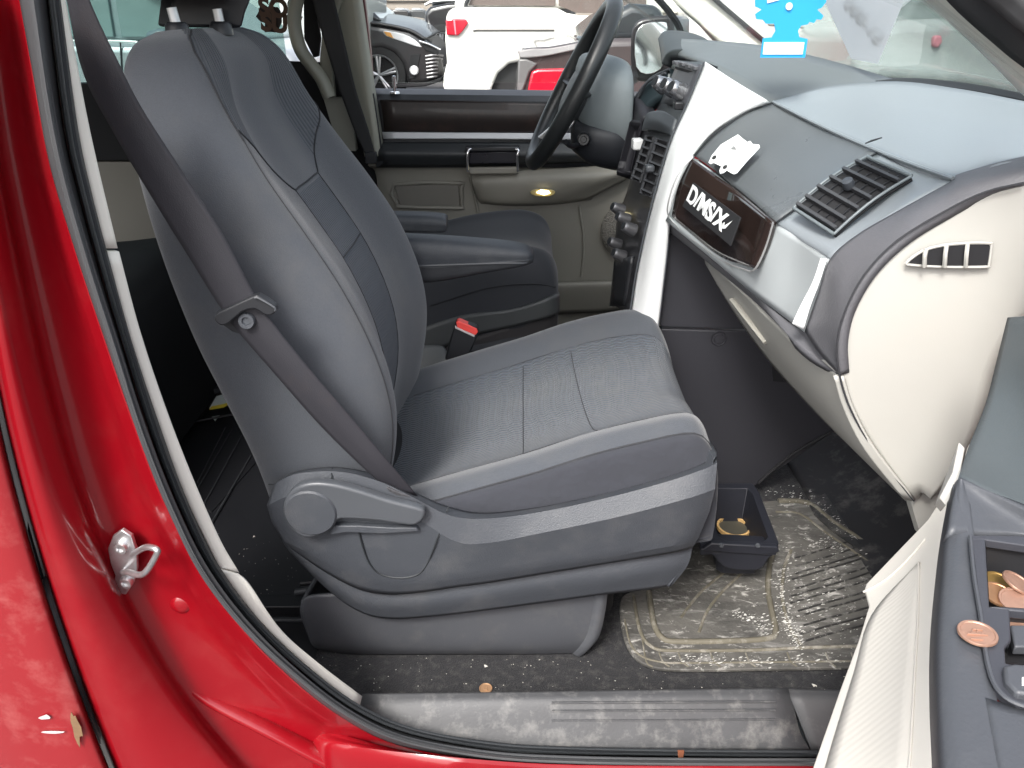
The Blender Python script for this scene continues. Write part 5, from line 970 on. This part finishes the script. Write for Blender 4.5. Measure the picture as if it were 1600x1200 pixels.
# white van
Y=7.0
c4=thing('white_minivan','white minivan rear side with red tail lamp parked outside the driver window','car',(P(850,150,Y).x,Y,.42))
body('lower_body',[(697,22),(706,12),(720,11),(870,12),(885,20),(905,24),(1010,26),(1300,30),(1380,60),(1400,160),(905,168),(860,150),(850,118),(838,103),(818,95),(795,100),(778,115),(768,138),(766,160),(703,160),(692,135),(693,118),(698,98),(695,60)],Y,1.9,WHP,c4,bevel=.07)
body('cabin',[(706,13),(722,-30),(745,-70),(900,-80),(1150,-78),(1250,-20),(1300,30),(870,13)],Y+.12,1.62,WHP,c4,bevel=.07)
poly('quarter_window',[(732,8,Y+.10),(742,-14,Y+.10),(755,-50,Y+.10),(868,-56,Y+.10),(868,9,Y+.10)],mat('brown_tinted_glass',(.14,.11,.10),.2),c4,.04,bevel=.004)
poly('sliding_window',[(873,9,Y+.10),(873,-56,Y+.10),(1010,-56,Y+.10),(1010,22,Y+.10),(900,20,Y+.10)],MC['brown_tinted_glass'],c4,.04,bevel=.004)
tube('window_pillar',[(740,12,Y+.08),(728,10,Y+.08),(735,-10,Y+.08),(752,-55,Y+.08)],.02,BLACK,c4,n=6)
poly('tail_lamp',[(696,31,Y-.03),(708,29,Y-.03),(728,30,Y-.03),(732,36,Y-.03),(722,50,Y-.03),(716,56,Y-.03),(698,55,Y-.03)],TAIL,c4,.06,bevel=.012,seg=3)
poly('lamp_stripe',[(708,31,Y-.036),(711,31,Y-.036),(713,54,Y-.036),(711,54,Y-.036)],mat('pink_lens',(.7,.25,.3),.2),c4,.01,bevel=.001)
tube('door_track',[(739,48,Y-.008),(745,47,Y-.008),(866,47,Y-.008)],.007,mat('painted_track_shade',(.1,.09,.085),.6),c4,n=6,sm=1)  # dark colour stands for the shade in the door track
lathe('wheel',[(0,-.0),(.3,.0),(.33,.03),(.33,.2)],P(818,148,Y+.08),(0,1,0),TYRE,c4,n=32)
lathe('wheel_well',[(0,.0),(.40,.0),(.40,.02)],P(816,146,Y+.3),(0,-1,0),BLACKM,c4,n=32)
# dark saloon, closer, rear corner
Y=4.2
c5=thing('dark_saloon','dark grey saloon rear with large red tail lamp close to the driver door','car',(P(930,160,Y).x,Y,.2))
DK=mat('warm_dark_grey_paint',(.06,.045,.045),.3,coat=1,var=.08)
body('lower_body',[(811,80),(822,75),(860,73),(910,64),(960,60),(1040,58),(1075,75),(1085,130),(1085,240),(830,240),(815,215),(806,190),(808,140),(815,110)],Y,1.75,DK,c5,bevel=.06)
body('cabin',[(900,66),(950,25),(985,5),(1030,8),(1060,62)],Y+.15,1.45,TGL,c5,bevel=.05)
poly('tail_lamp',[(830,112,Y-.03),(840,108,Y-.03),(880,107,Y-.03),(905,108,Y-.03),(900,150,Y-.03),(822,155,Y-.03)],TAIL,c5,.08,bevel=.015,seg=3)
surf('boot_edge',[[(809,80,Y-.012),(830,76,Y-.012),(860,75,Y-.012),(905,67,Y-.012)],[(812,90,Y-.02),(830,90,Y-.02),(860,86,Y-.02),(905,76,Y-.02)]],mat('painted_boot_sheen',(.22,.20,.20),.25,coat=1),c5,.02)  # lighter strip paints the sheen along the boot edge
poly('bumper_fold',[(810,92,Y-.02),(822,92,Y-.02),(840,100,Y-.02),(828,112,Y-.02),(818,140,Y-.02),(808,150,Y-.02)],mat('grey_bumper',(.16,.15,.15),.3),c5,.03,bevel=.01)
# cars seen through the rear side windows (left)
Y=4.6
c6=thing('silver_saloon','silver grey car with tall pale windows seen through the rear side window','car',(P(200,160,Y).x,Y,.25))
body('lower_body',[(-200,70),(-150,70),(120,64),(200,66),(330,64),(420,68),(440,75),(462,92),(470,130),(470,260),(-200,260)],Y,1.8,SILP,c6,bevel=.06)
body('cabin',[(-160,66),(-60,-20),(20,-70),(160,-72),(240,-30),(380,66)],Y+.12,1.5,mat('pale_teal_frame',(.2,.25,.26),.3),c6,bevel=.05)
poly('rear_window_pane',[(0,58,Y+.1),(0,-50,Y+.1),(160,-54,Y+.1),(178,58,Y+.1)],LGL,c6,.03,bevel=.005)
poly('front_window_pane',[(190,58,Y+.1),(172,-50,Y+.1),(232,-16,Y+.1),(280,20,Y+.1),(340,58,Y+.1)],LGL,c6,.03,bevel=.005)
tube('window_chrome',[(-120,64,Y-.01),(160,64,Y-.01),(215,66,Y-.01)],.008,mat('bright_moulding',(.85,.85,.85),.3),c6,n=6)
poly('door_mirror',[(226,62,Y-.15),(226,50,Y-.15),(246,45,Y-.15),(262,48,Y-.15),(255,62,Y-.15)],mat('teal_grey_mirror',(.10,.13,.15),.3),c6,.12,bevel=.02)
tube('windscreen_pillar',[(215,-30,Y+.05),(290,15,Y+.05),(400,66,Y+.05)],.03,SILP,c6,n=8)
tube('door_seam',[(188,66,Y-.005),(192,150,Y-.005)],.005,BLACK,c6,n=5)
Y=7.5
c7=thing('white_van_behind','pale van side standing far beyond the rear side window','car',(P(430,100,Y).x,Y,.42))
body('van_body',[(330,-120),(560,-120),(560,150),(330,150),(325,0)],Y,1.9,mat('pale_grey_paint',(.42,.46,.45),.4,coat=.4,var=.03),c7,bevel=.08)
tube('panel_seam',[(425,-60,Y-.004),(425,100,Y-.004)],.006,BLACK,c7,n=5)
poly('number_plate',[(404,72,4.56),(420,73,4.56),(420,78,4.56),(404,77,4.56)],WHITE,c6,.02)
# far row
g='cars in the far row of the lot'
names=['leftmost small dark car of the far row with pale windscreen','second dark car from the left in the far row','third dark car in the far row','dark car at the right end of the far row','grey car hidden low in the far row']
for k,x0 in enumerate((558,584,610,636)):
    Yk=26+k*.4; t=thing('distant_car',names[k],'car',(P(x0,30,Yk).x,Yk,.42),g)
    body('car_body',[(x0,17),(x0+4,15.5),(x0+26,16),(x0+29,19),(x0+29,40),(x0,40)],Yk,1.8,mat('distant_dark_paint',(.05,.052,.056),.4,coat=.5) if k%2 else DARKP,t,bevel=.1)
    body('windscreen',[(x0+6,16),(x0+9,12.5),(x0+19,12.5),(x0+23,16)],Yk+.1,1.5,MC['painted_sky_glass'] if k!=1 else TGL,t,bevel=.06)
# concrete wall with posts
wl=thing('concrete_wall','long beige panelled wall with dark posts behind the parked cars','wall',(-4,34,.42))
CW_=mat('pinkish_concrete',(.36,.31,.27),.9,var=.15,vs=.7,bump=.4,bs=4,bd=.02,dirt=(.2,.17,.15),dirts=1.2,dirtamt=.5)
for k in range(30): 
    x=-34+k*2.3; o=box('wall_panel',(x,34,1.7),(2.24,.2,2.6),CW_,wl,bevel=.03)
    if k%1==0: box('wall_post',(x+1.15,33.8,1.9),(.12,.14,3.0),mat('dark_post',(.06,.055,.05),.7),wl,bevel=.02)
for zz in (1.1,1.9,2.6): box('wall_rail',(-1,33.85,zz),(70,.06,.05),MC['dark_post'],wl,bevel=.005)
# through the windshield: white van added to brighten the view, and red lit car
Y=5.5
c8=thing('windshield_fill_van','white van added to brighten the view through the windshield','car',(P(1300,80,Y).x,Y,.3))
body('van_body',[(1130,-160),(1150,-220),(1520,-220),(1530,-160),(1530,220),(1130,220)],Y,1.9,WHP,c8,bevel=.1)
poly('side_window',[(1200,40,Y-.01),(1195,-60,Y-.01),(1330,-60,Y-.01),(1335,50,Y-.01)],mat('painted_reflection_glass',(.45,.52,.50),.2),c8,.05,bevel=.01)  # pale colour carries the window's reflection
Y=4.4
c9=thing('pale_teal_saloon','pale green grey saloon with red tail lamp beyond the windshield','car',(P(1560,100,Y).x,Y,.25))
body('lower_body',[(1340,50),(1380,36),(1440,30),(1620,24),(2100,26),(2150,80),(2150,240),(1345,240),(1335,120)],Y,1.7,mat('pale_teal_paint',(.40,.47,.45),.3,coat=.8,var=.05),c9,bevel=.07)
body('cabin',[(1400,40),(1450,-40),(1520,-70),(1900,-72),(2050,30)],Y+.12,1.5,mat('teal_window',(.25,.32,.31),.2),c9,bevel=.06)
poly('tail_lamp',[(1460,56,Y-.03),(1472,55,Y-.03),(1474,66,Y-.03),(1466,76,Y-.03),(1458,72,Y-.03)],MC['pink_lens'],c9,.06,bevel=.012)
